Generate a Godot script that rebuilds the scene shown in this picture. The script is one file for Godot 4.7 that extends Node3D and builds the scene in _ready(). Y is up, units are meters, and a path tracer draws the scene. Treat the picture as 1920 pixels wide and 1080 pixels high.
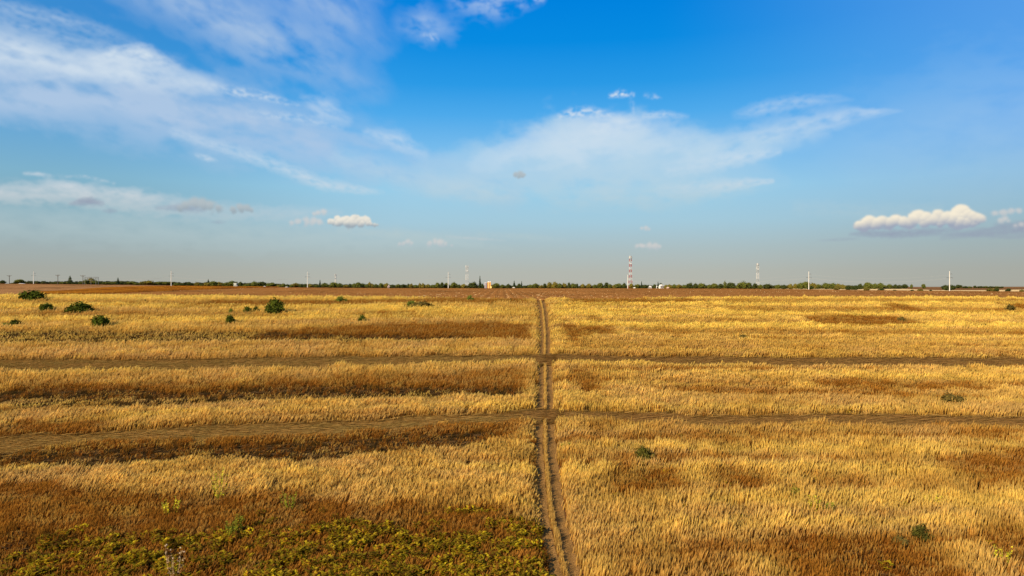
extends Node3D
# A hillside of dry golden grass seen from a drone, with a farm track, mown strips, a ploughed field and a far tree belt.
const EYE := 30.0            # height of the camera; ground heights are EYE - drop()
var rng := RandomNumberGenerator.new()
var n_big := FastNoiseLite.new()
var n_mid := FastNoiseLite.new()
var n_fine := FastNoiseLite.new()
var used := {}
var mats := {}

# ---------------------------------------------------------------- sky
var n_streak := FastNoiseLite.new()
var n_puff := FastNoiseLite.new()
var sky_w := 0
var sky_h := 0
const AZ0 := -43.0
const EL1 := 30.0
const PPD := 4096.0 / 360.0
var sky_px: PackedFloat32Array

func lin(r: float, g: float, b: float) -> Color:
	return Color(r / 255.0, g / 255.0, b / 255.0).srgb_to_linear()

var el_knots := PackedFloat32Array([0.0, 1.3, 3.1, 5.3, 7.9, 10.5, 13.9, 16.3, 19.5, 22.6, 30.0, 45.0, 90.0])
var el_cols: Array[Color] = []

func base_sky(az: float, el: float) -> Color:
	var e := clampf(el, 0.0, 90.0)
	var i := 0
	while i < el_knots.size() - 2 and el_knots[i + 1] < e:
		i += 1
	var c: Color = el_cols[i].lerp(el_cols[i + 1], (e - el_knots[i]) / (el_knots[i + 1] - el_knots[i]))
	# thin haze away from the deepest blue
	var a := absf(az - 3.0)
	var up := smoothstep(4.0, 12.0, e)
	c = c.lerp(Color(0.15, 0.38, 0.84), up * 0.62 * smoothstep(8.0, 40.0, a) * (1.0 if az > 0.0 else 0.55))
	c *= 1.0 - (1.0 - up) * 0.15 * smoothstep(10.0, 38.0, a)
	var west := smoothstep(8.0, 36.0, -az) * smoothstep(2.5, 7.0, e) * (1.0 - smoothstep(17.0, 30.0, e))
	c = Color(c.r * (1.0 - 0.22 * west), c.g * (1.0 - 0.16 * west), c.b * (1.0 - 0.2 * west))
	return c

func far_cirrus(az: float, el: float) -> float:
	var k := 90.0 / maxf(el + 12.0, 1.0)
	var x := sin(deg_to_rad(az)) * k * 6.0
	var y := cos(deg_to_rad(az)) * k * 6.0
	return clampf(n_big.get_noise_2d(x * 1.2 + 900.0, y * 1.2) * 0.9 + n_streak.get_noise_2d(x * 0.5, y * 0.12) * 0.4, 0.0, 0.5)

func tone(k: int, el: float) -> Color:
	var low := 1.0 - smoothstep(3.0, 11.0, el)
	if k == 0:
		return lin(176, 200, 228).lerp(lin(182, 194, 200), low)
	if k == 1:
		return lin(212, 226, 238).lerp(lin(206, 206, 204), low)
	if k == 2:
		return lin(186, 214, 232).lerp(lin(182, 200, 202), low)
	return lin(148, 158, 178)

func veil(kind: int, streak: float, p: PackedFloat32Array) -> void:
	# p: azimuth, elevation, half width (degrees), strength of each node
	var n := p.size() / 4
	var lo_a := 1e9; var hi_a := -1e9; var lo_e := 1e9; var hi_e := -1e9
	for i in n:
		var m := p[i * 4 + 2] * 1.9
		lo_a = minf(lo_a, p[i * 4] - m); hi_a = maxf(hi_a, p[i * 4] + m)
		lo_e = minf(lo_e, p[i * 4 + 1] - m); hi_e = maxf(hi_e, p[i * 4 + 1] + m)
	var x0 := maxi(0, int((lo_a - AZ0) * PPD)); var x1 := mini(sky_w - 1, int((hi_a - AZ0) * PPD))
	var y0 := maxi(0, int((EL1 - hi_e) * PPD)); var y1 := mini(sky_h - 1, int((EL1 - lo_e) * PPD))
	var dirx := p[(n - 1) * 4] - p[0]; var diry := p[(n - 1) * 4 + 1] - p[1]
	var dl := maxf(sqrt(dirx * dirx + diry * diry), 0.001)
	dirx /= dl; diry /= dl
	var hw := 0.0
	for i in n: hw = maxf(hw, p[i * 4 + 2])
	var fq := 5.5 / clampf(hw, 0.35, 3.2)
	for y in range(y0, y1 + 1):
		var el := EL1 - (y + 0.5) / PPD
		var tc := tone(kind, el)
		for x in range(x0, x1 + 1):
			var az := AZ0 + (x + 0.5) / PPD
			var best := 9.0; var bs := 0.0
			for i in n - 1:
				var ax := p[i * 4]; var ay := p[i * 4 + 1]
				var bx := p[i * 4 + 4] - ax; var by := p[i * 4 + 5] - ay
				var t := clampf(((az - ax) * bx + (el - ay) * by) / (bx * bx + by * by), 0.0, 1.0)
				var ddx := az - ax - bx * t; var ddy := el - ay - by * t
				var q := sqrt(ddx * ddx + ddy * ddy) / lerpf(p[i * 4 + 2], p[i * 4 + 6], t)
				if q < best:
					best = q; bs = lerpf(p[i * 4 + 3], p[i * 4 + 7], t)
			if best > 1.9:
				continue
			var u := az * dirx + el * diry; var v := el * dirx - az * diry
			var s := n_streak.get_noise_2d(u * fq * 1.5 + kind * 50.0, v * fq * 5.0)
			var w := n_puff.get_noise_2d(u * fq * 2.2, v * fq * 4.0)
			best = best + s * 0.34 + w * 0.62
			var f := clampf((1.3 - best) / 1.0, 0.0, 1.0)
			f = f * f * (3.0 - 2.0 * f)
			if streak > 0.75: f *= smoothstep(-0.6, 0.45, w + s * 0.6)
			var a := clampf(bs * f * (1.0 + streak * (s * 1.3 + w * 1.5)), 0.0, 0.92)
			var o := (y * sky_w + x) * 3
			sky_px[o] += (tc.r - sky_px[o]) * a
			sky_px[o + 1] += (tc.g - sky_px[o + 1]) * a
			sky_px[o + 2] += (tc.b - sky_px[o + 2]) * a

func cumulus(kind: String, grey: float, p: PackedFloat32Array) -> void:
	# p: azimuth, elevation, radius of each lump in degrees
	var n := p.size() / 3
	var lo_a := 1e9; var hi_a := -1e9; var lo_e := 1e9; var hi_e := -1e9
	for i in n:
		var m := p[i * 3 + 2] * 1.5
		lo_a = minf(lo_a, p[i * 3] - m); hi_a = maxf(hi_a, p[i * 3] + m)
		lo_e = minf(lo_e, p[i * 3 + 1] - m); hi_e = maxf(hi_e, p[i * 3 + 1] + m)
	var lit := lin(246, 236, 214); var shade := lin(158, 168, 186); var most := 1.0; var soft := 0.24
	if kind == "mid":
		lit = lin(238, 232, 218); shade = lin(150, 166, 178)
	elif kind == "pale":
		lit = lin(216, 210, 206); shade = lin(172, 186, 196); most = 0.7; soft = 0.75
	elif kind == "dim":
		lit = lin(180, 190, 195); shade = lin(142, 160, 172); most = 0.9; soft = 0.6
	elif kind == "white":
		lit = lin(218, 226, 236); shade = lin(176, 200, 222); most = 0.8; soft = 0.8
	var span := maxf(hi_e - lo_e, 0.01)
	var rm := 0.0
	for i in n: rm += p[i * 3 + 2] / n
	var lf := 7.0 / rm
	for y in range(maxi(0, int((EL1 - hi_e) * PPD)), mini(sky_h - 1, int((EL1 - lo_e) * PPD)) + 1):
		for x in range(maxi(0, int((lo_a - AZ0) * PPD)), mini(sky_w - 1, int((hi_a - AZ0) * PPD)) + 1):
			var el := EL1 - (y + 0.5) / PPD; var az := AZ0 + (x + 0.5) / PPD
			var near := -9.0; var nx := 0.0; var ny := 0.0; var front := -9.0
			var w1 := n_puff.get_noise_2d(az * lf, el * lf * 1.2); var w2 := n_puff.get_noise_2d(az * lf * 0.45 + 70.0, el * lf * 0.5)
			for i in n:
				var r := p[i * 3 + 2] * 1.12
				var dx := (az - p[i * 3]) / r + w2 * 0.55; var dy := (el - p[i * 3 + 1]) / r + w1 * 0.4
				var q := dx * dx + dy * dy
				near = maxf(near, 1.0 - sqrt(q))
				if q < 1.0:
					var zz := sqrt(1.0 - q) * r - p[i * 3 + 1] * 0.35
					if zz > front:
						front = zz; nx = dx; ny = dy
			near += w1 * 0.45
			if near <= -0.1:
				continue
			var a := smoothstep(-0.1, soft, near) * most
			var h := clampf((el - lo_e) / span, 0.0, 1.0)
			var l := 0.5 + ny * 0.45 - nx * 0.12 + w2 * 0.25
			var k := clampf(l * 0.8 + smoothstep(0.16, 0.6, h) * 0.62 - 0.24, 0.0, 1.0)
			k = lerpf(1.0, k, grey)
			var c := shade.lerp(lit, k)
			var o := (y * sky_w + x) * 3
			sky_px[o] += (c.r - sky_px[o]) * a
			sky_px[o + 1] += (c.g - sky_px[o + 1]) * a
			sky_px[o + 2] += (c.b - sky_px[o + 2]) * a

func make_sky() -> Image:
	el_cols = [lin(181, 181, 170), lin(179, 183, 175), lin(172, 190, 193), lin(164, 201, 218), lin(154, 205, 232), lin(128, 192, 236), lin(78, 170, 235), lin(42, 154, 230), lin(8, 139, 225), lin(0, 130, 222), lin(0, 122, 214), lin(0, 112, 200), lin(0, 96, 180)]
	n_streak.seed = 11; n_streak.frequency = 0.05; n_streak.fractal_octaves = 5; n_streak.domain_warp_enabled = true; n_streak.domain_warp_amplitude = 9.0; n_streak.domain_warp_frequency = 0.03
	n_puff.seed = 23; n_puff.frequency = 0.05; n_puff.fractal_octaves = 6; n_puff.fractal_gain = 0.55
	var small := Image.create(512, 256, false, Image.FORMAT_RGBF)
	for y in 256:
		var el := 90.0 - (y + 0.5) / 256.0 * 180.0
		for x in 512:
			var az := (x + 0.5) / 512.0 * 360.0 - 180.0
			var c := base_sky(az, el)
			if el > 0.0:
				var inside := (1.0 - smoothstep(42.0, 60.0, absf(az))) * (1.0 - smoothstep(26.0, 40.0, el))
				c = c.lerp(lin(190, 208, 228), far_cirrus(az, el) * (1.0 - inside) * smoothstep(2.0, 12.0, el))
			else:
				c = lin(120, 95, 60)
			small.set_pixel(x, y, c)
	small.resize(4096, 2048, Image.INTERPOLATE_BILINEAR)
	sky_w = int(86.0 * PPD); sky_h = int(31.0 * PPD)
	sky_px.resize(sky_w * sky_h * 3)
	for y in sky_h:
		var el := EL1 - (y + 0.5) / PPD
		for x in sky_w:
			var c := base_sky(AZ0 + (x + 0.5) / PPD, maxf(el, 0.0))
			var o := (y * sky_w + x) * 3
			sky_px[o] = c.r; sky_px[o + 1] = c.g; sky_px[o + 2] = c.b
	veil(0, 0.5, [-40.81, 14.09, 3.12, 0.8, -36.51, 13.59, 3.1, 0.84, -31.99, 13.67, 3.09, 0.82, -25.91, 13.27, 3.23, 0.76, -18.74, 12.04, 3.03, 0.62, -12.18, 10.67, 2.43, 0.48, -7.03, 9.34, 1.98, 0.34, 0, 7.68, 1.58, 0.2])
	veil(1, 0.55, [-40.81, 15.65, 1.18, 0.5, -36.51, 15.42, 1.42, 0.62, -32.62, 15.33, 1.32, 0.55, -27.67, 15.28, 1.21, 0.45, -23.35, 14.87, 0.9, 0.3])
	veil(0, 0.7, [-28.7, 22.09, 2.69, 0.5, -24.83, 20.7, 2.68, 0.5, -20.31, 19.14, 2.96, 0.5, -15.92, 17.68, 2.62, 0.38, -11.34, 15.63, 1.65, 0.15])
	veil(0, 0.6, [-17.14, 23.14, 2.85, 0.5, -13.86, 21.27, 3.16, 0.42, -11.34, 19.17, 2.03, 0.2])
	veil(0, 0.7, [-39.78, 18.05, 0.62, 0.35, -36.51, 18.02, 0.67, 0.38, -32.93, 17.93, 0.65, 0.36, -30.37, 17.64, 0.54, 0.3, -27.67, 16.9, 0.42, 0.1])
	veil(0, 0.7, [-39.78, 17.12, 0.4, 0.3, -34.76, 17.08, 0.5, 0.34, -30.37, 16.84, 0.41, 0.2])
	veil(1, 0.8, [-24.09, 14.97, 0.37, 0.15, -21.47, 14.68, 0.5, 0.42, -19.53, 14.58, 0.43, 0.4, -17.14, 14.06, 0.28, 0.2])
	veil(1, 0.8, [-20.7, 13.19, 0.39, 0.2, -17.14, 13.19, 0.48, 0.25, -13.86, 12.66, 0.41, 0.1])
	veil(1, 0.7, [-16.53, 14.5, 0.56, 0.2, -15.1, 14, 1.06, 0.42, -13.44, 13.29, 0.58, 0.2])
	veil(1, 0.7, [-11.76, 12.35, 0.5, 0.2, -9.2, 11.82, 0.85, 0.36, -7.25, 10.82, 0.6, 0.18])
	veil(1, 0.6, [-25.91, 11.37, 0.44, 0.25, -21.85, 10.34, 0.54, 0.32, -18.34, 9.35, 0.56, 0.36, -15.51, 8.24, 0.54, 0.42, -12.18, 7.81, 0.38, 0.38, -10.48, 7.69, 0.21, 0.1])
	veil(2, 0.7, [-13.86, 10.18, 1, 0.25, -7.9, 8.68, 1.12, 0.28, -0.88, 7.38, 0.96, 0.15])
	veil(1, 0.7, [-8.98, 20.65, 1.06, 0.12, -7.25, 20.62, 1.47, 0.3, -5.29, 20.42, 1.15, 0.14])
	veil(1, 0.9, [-7.03, 19.86, 0.29, 0.22, -6.38, 19.77, 0.37, 0.34, -6.07, 19.62, 0.25, 0.15])
	veil(1, 0.8, [-4.41, 22.36, 1.22, 0.15, -1.33, 22.3, 1.48, 0.3, 1.1, 22.53, 0.9, 0.26, 2.43, 22.74, 0.57, 0.34])
	veil(1, 0.9, [1.99, 22.67, 0.25, 0.4, 2.56, 22.58, 0.25, 0.3])
	veil(1, 0.55, [-31.51, 15.5, 0.4, 0.3, -29.87, 16.25, 0.69, 0.62, -28.01, 16.6, 0.7, 0.66, -26.33, 16.18, 0.47, 0.4, -25.37, 15.94, 0.29, 0.15])
	veil(1, 0.4, [-32.3, 14.79, 0.73, 0.3, -29.04, 15.52, 0.91, 0.5, -25.91, 15.43, 0.65, 0.3, -23.35, 15.13, 0.45, 0.15])
	veil(2, 0.15, [-6.16, 9.14, 1.73, 0.32, -1.33, 9.97, 2.17, 0.6, 4.41, 10.45, 3.24, 0.8, 9.63, 10.34, 3.32, 0.78, 14.28, 9.75, 2.74, 0.6, 18.74, 8.72, 1.53, 0.3, 21.47, 8.17, 0.55, 0.1])
	veil(1, 0.2, [-2.65, 10.26, 0.95, 0.25, 1.77, 11.54, 1.47, 0.45, 5.29, 12.05, 1.89, 0.58, 8.77, 12.25, 1.7, 0.55, 13.02, 11.8, 1.41, 0.4, 16.33, 11.3, 0.81, 0.15])
	veil(1, 0.85, [3.75, 13.75, 0.34, 0.3, 5.07, 14.06, 0.55, 0.55, 6.6, 14.1, 0.55, 0.58, 8.33, 13.8, 0.34, 0.25])
	veil(1, 0.6, [7.03, 12.93, 0.77, 0.4, 8.98, 13.2, 0.84, 0.42, 10.91, 13, 0.59, 0.2])
	veil(1, 0.7, [10.91, 13.7, 0.29, 0.3, 12.39, 13.71, 0.33, 0.38, 14.28, 13.45, 0.25, 0.12])
	veil(1, 0.85, [8.16, 15.32, 0.25, 0.4, 8.98, 15.45, 0.38, 0.68, 9.97, 15.33, 0.25, 0.4])
	veil(1, 0.9, [9.84, 14.89, 0.29, 0.1, 10.06, 14.27, 0.33, 0.16, 9.97, 13.74, 0.25, 0.08])
	veil(1, 0.9, [11, 15.24, 0.25, 0.15, 11.67, 15.09, 0.29, 0.3, 12.18, 14.94, 0.17, 0.1])
	veil(1, 0.6, [18.14, 13.35, 0.48, 0.1, 19.92, 13.65, 0.59, 0.3, 22.23, 13.87, 0.57, 0.28, 24.83, 13.88, 0.41, 0.2, 26.26, 13.68, 0.18, 0.05])
	veil(1, 0.6, [14.69, 10.56, 0.91, 0.22, 18.34, 11.18, 1.2, 0.34, 21.85, 11.92, 1.24, 0.36, 24.83, 12.39, 0.97, 0.34, 26.79, 12.65, 0.47, 0.42, 28.36, 12.58, 0.25, 0.36, 29.54, 12.52, 0.11, 0.05])
	veil(1, 0.55, [13.02, 9.47, 0.75, 0.26, 16.74, 9.93, 0.73, 0.46, 19.53, 10.22, 0.56, 0.46, 21.16, 10.35, 0.31, 0.3])
	veil(1, 0.6, [12.18, 7.81, 0.51, 0.2, 16.33, 7.92, 0.66, 0.36, 19.13, 8.13, 0.4, 0.46, 20.7, 8.17, 0.2, 0.4])
	veil(2, 0.6, [6.16, 7.42, 1.13, 0.36, 13.02, 7.45, 1.26, 0.4, 18.74, 7.82, 0.81, 0.2])
	veil(2, 0.7, [-6.16, 8.2, 0.95, 0.28, -2.65, 7.98, 1.14, 0.42, 0.88, 7.55, 0.79, 0.3])
	veil(2, 0.5, [28.01, 10.79, 4.32, 0.12, 32.93, 10.63, 5.36, 0.18, 38.72, 10.23, 5.42, 0.18])
	veil(2, 0.6, [9.63, 10.34, 2.13, 0.2, 15.51, 10.52, 1.64, 0.35, 19.53, 10.9, 1.35, 0.35, 23.35, 11.6, 1.14, 0.2])
	veil(1, 0.35, [-40.81, 5.93, 0.58, 0.5, -36.51, 6.22, 0.76, 0.56, -32.93, 6.57, 0.88, 0.6, -30.7, 6.36, 0.91, 0.5, -26.97, 6.08, 0.89, 0.45, -22.23, 5.71, 0.71, 0.3, -17.14, 5.81, 0.57, 0.25, -13.86, 5.98, 0.34, 0.1])
	veil(1, 0.5, [-33.7, 7.13, 0.27, 0.25, -32.46, 6.97, 0.51, 0.55, -31.51, 6.67, 0.48, 0.4])
	veil(1, 0.7, [-35.11, 7.65, 0.13, 0.3, -34.31, 7.69, 0.16, 0.5, -33.7, 7.64, 0.13, 0.2])
	veil(1, 0.8, [-33.08, 7.58, 0.1, 0.2, -31.67, 7.77, 0.14, 0.32, -29.87, 7.43, 0.14, 0.25])
	veil(1, 0.6, [-30.37, 6.9, 0.35, 0.3, -28.36, 6.66, 0.44, 0.42, -26.97, 6.51, 0.3, 0.2])
	veil(1, 0.7, [-24.46, 9.87, 0.19, 0.2, -23.72, 9.69, 0.27, 0.42, -23.05, 9.54, 0.15, 0.15])
	veil(2, 0.4, [-40.81, 4.34, 1.17, 0.3, -30.37, 4.37, 1.56, 0.35, -19.53, 3.95, 1.37, 0.35, -8.77, 3.92, 0.95, 0.3, -2.65, 3.88, 0.62, 0.2])
	veil(2, 0.6, [-13.86, 4.62, 0.42, 0.3, -9.63, 4.35, 0.52, 0.35, -4.41, 3.74, 0.39, 0.25, 0, 3.09, 0.26, 0.1])
	veil(2, 0.6, [-2.65, 4.4, 0.26, 0.2, 1.77, 4.14, 0.31, 0.3, 4.41, 3.87, 0.22, 0.1])
	veil(1, 0.7, [-5.29, 4.17, 0.13, 0.15, -2.65, 4.01, 0.13, 0.3, -0.44, 3.88, 0.09, 0.1])
	veil(2, 0.6, [22.6, 6.09, 0.7, 0.15, 27.67, 5.46, 0.73, 0.2, 31.67, 5.44, 0.55, 0.15])
	veil(3, 0.3, [-32.46, 5.79, 0.14, 0.4, -31.92, 5.98, 0.28, 0.75, -31.18, 6.06, 0.31, 0.8, -30.63, 5.95, 0.21, 0.5])
	veil(3, 0.4, [-30.53, 5.39, 0.07, 0.3, -30.11, 5.45, 0.18, 0.5, -29.71, 5.47, 0.11, 0.3])
	veil(3, 0.4, [-23.43, 4.93, 0.08, 0.2, -22.9, 4.95, 0.16, 0.35, -22.38, 4.97, 0.08, 0.1])
	veil(3, 0.4, [-27.15, 5.8, 0.15, 0.25, -25.91, 5.9, 0.3, 0.5, -24.64, 5.92, 0.34, 0.55, -23.91, 5.88, 0.23, 0.4])
	veil(3, 0.3, [31.99, 3.44, 0.21, 0.3, 33.55, 3.68, 0.27, 0.5, 35.35, 3.89, 0.46, 0.7, 37.63, 4.02, 0.56, 0.8, 40.3, 4.04, 0.53, 0.7])
	veil(3, 0.3, [26.12, 3.92, 0.15, 0.3, 26.97, 3.97, 0.26, 0.6, 28.7, 3.83, 0.33, 0.7, 30.7, 3.91, 0.28, 0.65, 32.93, 4.03, 0.17, 0.4])
	veil(3, 0.4, [29.37, 3.65, 0.11, 0.1, 32.62, 3.72, 0.17, 0.35, 35.93, 3.36, 0.19, 0.35, 38.45, 3.46, 0.18, 0.2])
	veil(3, 0.5, [23.91, 3.51, 0.08, 0.1, 25.55, 3.58, 0.11, 0.4, 26.69, 3.59, 0.11, 0.2])
	cumulus("big", 1.0, [26.746, 4.522, 0.362, 27.057, 4.544, 0.394, 27.428, 4.77, 0.489, 27.796, 4.617, 0.455, 28.162, 4.739, 0.452, 28.646, 4.649, 0.417, 29.006, 4.769, 0.447, 29.482, 4.611, 0.476, 29.836, 4.562, 0.379, 30.188, 4.814, 0.471, 30.537, 5.031, 0.468, 30.884, 4.88, 0.466, 30.999, 4.608, 0.434, 31.343, 4.724, 0.432, 31.627, 5.007, 0.43, 31.91, 4.761, 0.428, 32.19, 4.845, 0.456, 32.414, 4.637, 0.455, 32.692, 4.851, 0.483, 32.857, 5.135, 0.421, 33.105, 5.284, 0.431, 33.351, 4.977, 0.448, 33.623, 4.8, 0.446, 33.839, 4.659, 0.415, 34.055, 4.615, 0.354, 34.269, 4.604, 0.188, 32.968, 4.478, 0.421, 33.406, 4.423, 0.358, 33.785, 4.339, 0.249, 31.853, 4.5, 0.306])
	cumulus("mid", 0.95, [-14.663, 5.3, 0.196, -14.741, 5.139, 0.157, -14.431, 5.226, 0.236, -14.067, 5.474, 0.276, -13.859, 5.292, 0.316, -13.547, 5.379, 0.29, -13.285, 5.465, 0.277, -13.024, 5.338, 0.344, -12.761, 5.557, 0.291, -12.604, 5.613, 0.212, -12.446, 5.376, 0.318, -12.182, 5.435, 0.266, -11.918, 5.548, 0.239, -11.759, 5.444, 0.266, -11.654, 5.231, 0.227, -11.442, 5.101, 0.16, -11.176, 5.052, 0.134, -10.963, 5.056, 0.107, -12.919, 5.1, 0.344, -13.39, 5.09, 0.29, -12.261, 5.086, 0.292, -14.067, 5.128, 0.21])
	cumulus("pale", 0.5, [-17.14, 5.136, 0.329, -16.533, 5.279, 0.372, -15.922, 5.253, 0.373, -15.513, 5.179, 0.333, -17.623, 5.039, 0.246])
	cumulus("pale", 0.55, [-15.513, 5.896, 0.249, -15.143, 5.991, 0.292, -15.84, 5.802, 0.207])
	cumulus("pale", 0.7, [-8.852, 3.575, 0.217, -8.507, 3.665, 0.304, -8.204, 3.581, 0.217, -9.197, 3.528, 0.173])
	cumulus("pale", 0.7, [-6.684, 3.593, 0.262, -6.248, 3.727, 0.35, -5.811, 3.687, 0.35, -5.374, 3.558, 0.219, -4.935, 3.429, 0.132])
	cumulus("pale", 0.75, [10.868, 3.294, 0.258, 11.335, 3.375, 0.343, 11.802, 3.326, 0.342, 12.14, 3.279, 0.213])
	cumulus("pale", 0.5, [10.313, 3.343, 0.215, 10.612, 3.383, 0.215])
	cumulus("pale", 0.45, [10.697, 4.764, 0.172, 11.038, 4.802, 0.214, 11.293, 4.711, 0.128])
	cumulus("dim", 0.75, [-25.116, 6.136, 0.341, -24.534, 6.324, 0.496, -23.946, 6.273, 0.538, -23.427, 6.138, 0.502, -22.905, 5.96, 0.35, -25.549, 5.878, 0.264])
	cumulus("dim", 0.7, [-21.847, 5.965, 0.275, -21.389, 6.106, 0.355, -20.966, 6.082, 0.357, -20.619, 5.933, 0.239])
	cumulus("dim", 0.5, [0.353, 9.24, 0.262, 0.707, 9.282, 0.305, 1.016, 9.196, 0.218])
	cumulus("pale", 0.5, [34.995, 4.981, 0.229, 35.408, 5.028, 0.26, 35.875, 5.07, 0.258, 36.279, 5.079, 0.224])
	cumulus("pale", 0.5, [35.349, 4.495, 0.228, 35.584, 4.589, 0.227, 35.759, 4.436, 0.162])
	cumulus("pale", 0.6, [36.164, 4.059, 0.193, 36.451, 4.15, 0.224, 36.792, 4.097, 0.254, 37.215, 4.214, 0.315])
	var X0 := int(2048 + AZ0 * PPD); var Y0 := int(1024 - EL1 * PPD)
	for y in sky_h:
		var el := EL1 - (y + 0.5) / PPD
		if el <= 0.0:
			break
		for x in sky_w:
			var az := AZ0 + (x + 0.5) / PPD
			var keep := smoothstep(43.0, 39.0, absf(az)) * smoothstep(30.0, 26.0, el)
			var o := (y * sky_w + x) * 3
			var c := Color(sky_px[o], sky_px[o + 1], sky_px[o + 2])
			if keep < 1.0:
				c = small.get_pixel(X0 + x, Y0 + y).lerp(c, keep)
			small.set_pixel(X0 + x, Y0 + y, c)
	return small

# ---------------------------------------------------------------- ground
func bell(x: float, c: float, s: float) -> float:
	return exp(-((x - c) / s) ** 2)

func drop(x: float, d: float) -> float:
	var p := 29.4 - 0.116 * maxf(d, -60.0)
	var q := maxf(3.75 - 0.0083 * (d - 221.0), 0.6)
	var h := maxf(1.2 - absf(p - q), 0.0) / 1.2
	var b := maxf(p, q) + h * h * 0.3
	if d > 215.0:
		b -= 5.2 * bell(x, -560.0, 260.0) * smoothstep(215.0, 560.0, d) * (1.0 - smoothstep(900.0, 1600.0, d))
		b += 2.2 * bell(x, 470.0, 230.0) * smoothstep(230.0, 420.0, d) * (1.0 - smoothstep(600.0, 1000.0, d))
		b -= 6.0 * bell(x, 2300.0, 1100.0) * smoothstep(1200.0, 3000.0, d)
	return b

func on(x: float, d: float, up := 0.0) -> Vector3:
	return Vector3(x, EYE - drop(x, d) + up, -d)

func numbered(called: String) -> String:
	var k: int = used.get(called, 0)
	used[called] = k + 1
	return called if k == 0 else "%s_%03d" % [called, k]

func tag(o: Node, label: String, category: String, group := "", kind := "") -> void:
	if label: o.set_meta("label", label)
	if category: o.set_meta("category", category)
	if group: o.set_meta("group", group)
	if kind: o.set_meta("kind", kind)

func thing(called: String, at: Vector3, label: String, category: String, group := "") -> Node3D:
	var o := Node3D.new()
	o.name = numbered(called)
	o.position = at
	add_child(o, true)
	tag(o, label, category, group)
	return o

func put(called: String, m: Mesh, mat: Material, parent: Node = self) -> MeshInstance3D:
	var o := MeshInstance3D.new()
	o.name = numbered(called) if parent == self else called
	o.mesh = m
	o.material_override = mat
	parent.add_child(o, true)
	return o

func paint(called: String, c: Color, rough := 0.85, vertex := false) -> StandardMaterial3D:
	if mats.has(called):
		return mats[called]
	var m := StandardMaterial3D.new()
	m.resource_name = called
	m.albedo_color = c.linear_to_srgb()
	m.roughness = rough
	m.metallic_specular = 0.0 if vertex else 0.3
	m.vertex_color_use_as_albedo = vertex
	m.cull_mode = BaseMaterial3D.CULL_DISABLED
	mats[called] = m
	return m

func grass_mat(called: String, through: float) -> StandardMaterial3D:
	var m := paint(called, Color.WHITE, 0.8, true)
	m.backlight_enabled = true
	m.backlight = Color(through, through, through)
	return m

func soil(called: String, c: Color, rough_scale: float, freq: float) -> StandardMaterial3D:
	var m := paint(called, Color.WHITE, 0.95, true)
	var noise := FastNoiseLite.new()
	noise.seed = called.hash() % 1000
	noise.frequency = freq
	noise.fractal_octaves = 5
	var t := NoiseTexture2D.new()
	t.width = 512; t.height = 512; t.seamless = true; t.noise = noise
	var ramp := Gradient.new()
	ramp.offsets = PackedFloat32Array([0.25, 0.5, 0.75])
	ramp.colors = PackedColorArray([(c * 0.55).linear_to_srgb(), c.linear_to_srgb(), (c * 1.5).linear_to_srgb()])
	t.color_ramp = ramp
	m.albedo_texture = t
	m.uv1_triplanar = true
	m.uv1_world_triplanar = true
	m.uv1_scale = Vector3.ONE * rough_scale
	return m

func arrays_mesh(v: PackedVector3Array, c: PackedColorArray, idx := PackedInt32Array(), nm := PackedVector3Array()) -> ArrayMesh:
	var a := []
	a.resize(Mesh.ARRAY_MAX)
	a[Mesh.ARRAY_VERTEX] = v
	if c.size(): a[Mesh.ARRAY_COLOR] = c
	if idx.size(): a[Mesh.ARRAY_INDEX] = idx
	if nm.size(): a[Mesh.ARRAY_NORMAL] = nm
	var m := ArrayMesh.new()
	m.add_surface_from_arrays(Mesh.PRIMITIVE_TRIANGLES, a)
	return m

func tint_of(kind: String, x: float, d: float) -> Color:
	var k := 1.0
	if kind == "land":
		if d < 250.0: return Color(0.75, 0.62, 0.55)
		var c := Color(0.95, 0.75, 0.7)
		if d > 700.0 and x > 300.0:
			c = c.lerp(Color(3.4, 3.6, 3.6), smoothstep(-0.05, 0.15, n_big.get_noise_2d(x * 0.12, d * 0.05) + (0.4 if d > 1500.0 else -0.05)))
		return c
	if kind == "plough":
		k = 1.0 + n_big.get_noise_2d(x * 0.5, d * 0.25) * 0.5 + n_fine.get_noise_2d(x * 1.3, d * 0.35) * 0.45
	elif kind == "stubble":
		k = 1.0 + n_big.get_noise_2d(x * 0.4, d * 0.6) * 0.9 + n_fine.get_noise_2d(x * 0.8, d * 0.8) * 0.5
	elif kind == "pale":
		k = 1.0 + n_big.get_noise_2d(x * 0.3, d * 0.2) * 0.6
	elif kind == "rut" or kind == "mown":
		k = 1.0 + n_fine.get_noise_2d(x * 5.0, d * 2.0) * 0.5
	return Color(k, k, k)

func bump_of(kind: String, x: float, d: float, t: float) -> float:
	if kind == "plough":
		return 0.10 * sin(x * 1.9 + 0.03 * d) + 0.09 * n_fine.get_noise_2d(x * 6.0, d * 3.0) + 0.12 * n_mid.get_noise_2d(x * 0.8, d * 0.8)
	if kind == "mown":
		return 0.12 * n_fine.get_noise_2d(x * 0.5, d * 4.0)
	if kind == "rut":
		return 0.06 - 0.05 * sin(t * PI)
	return 0.0

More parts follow.
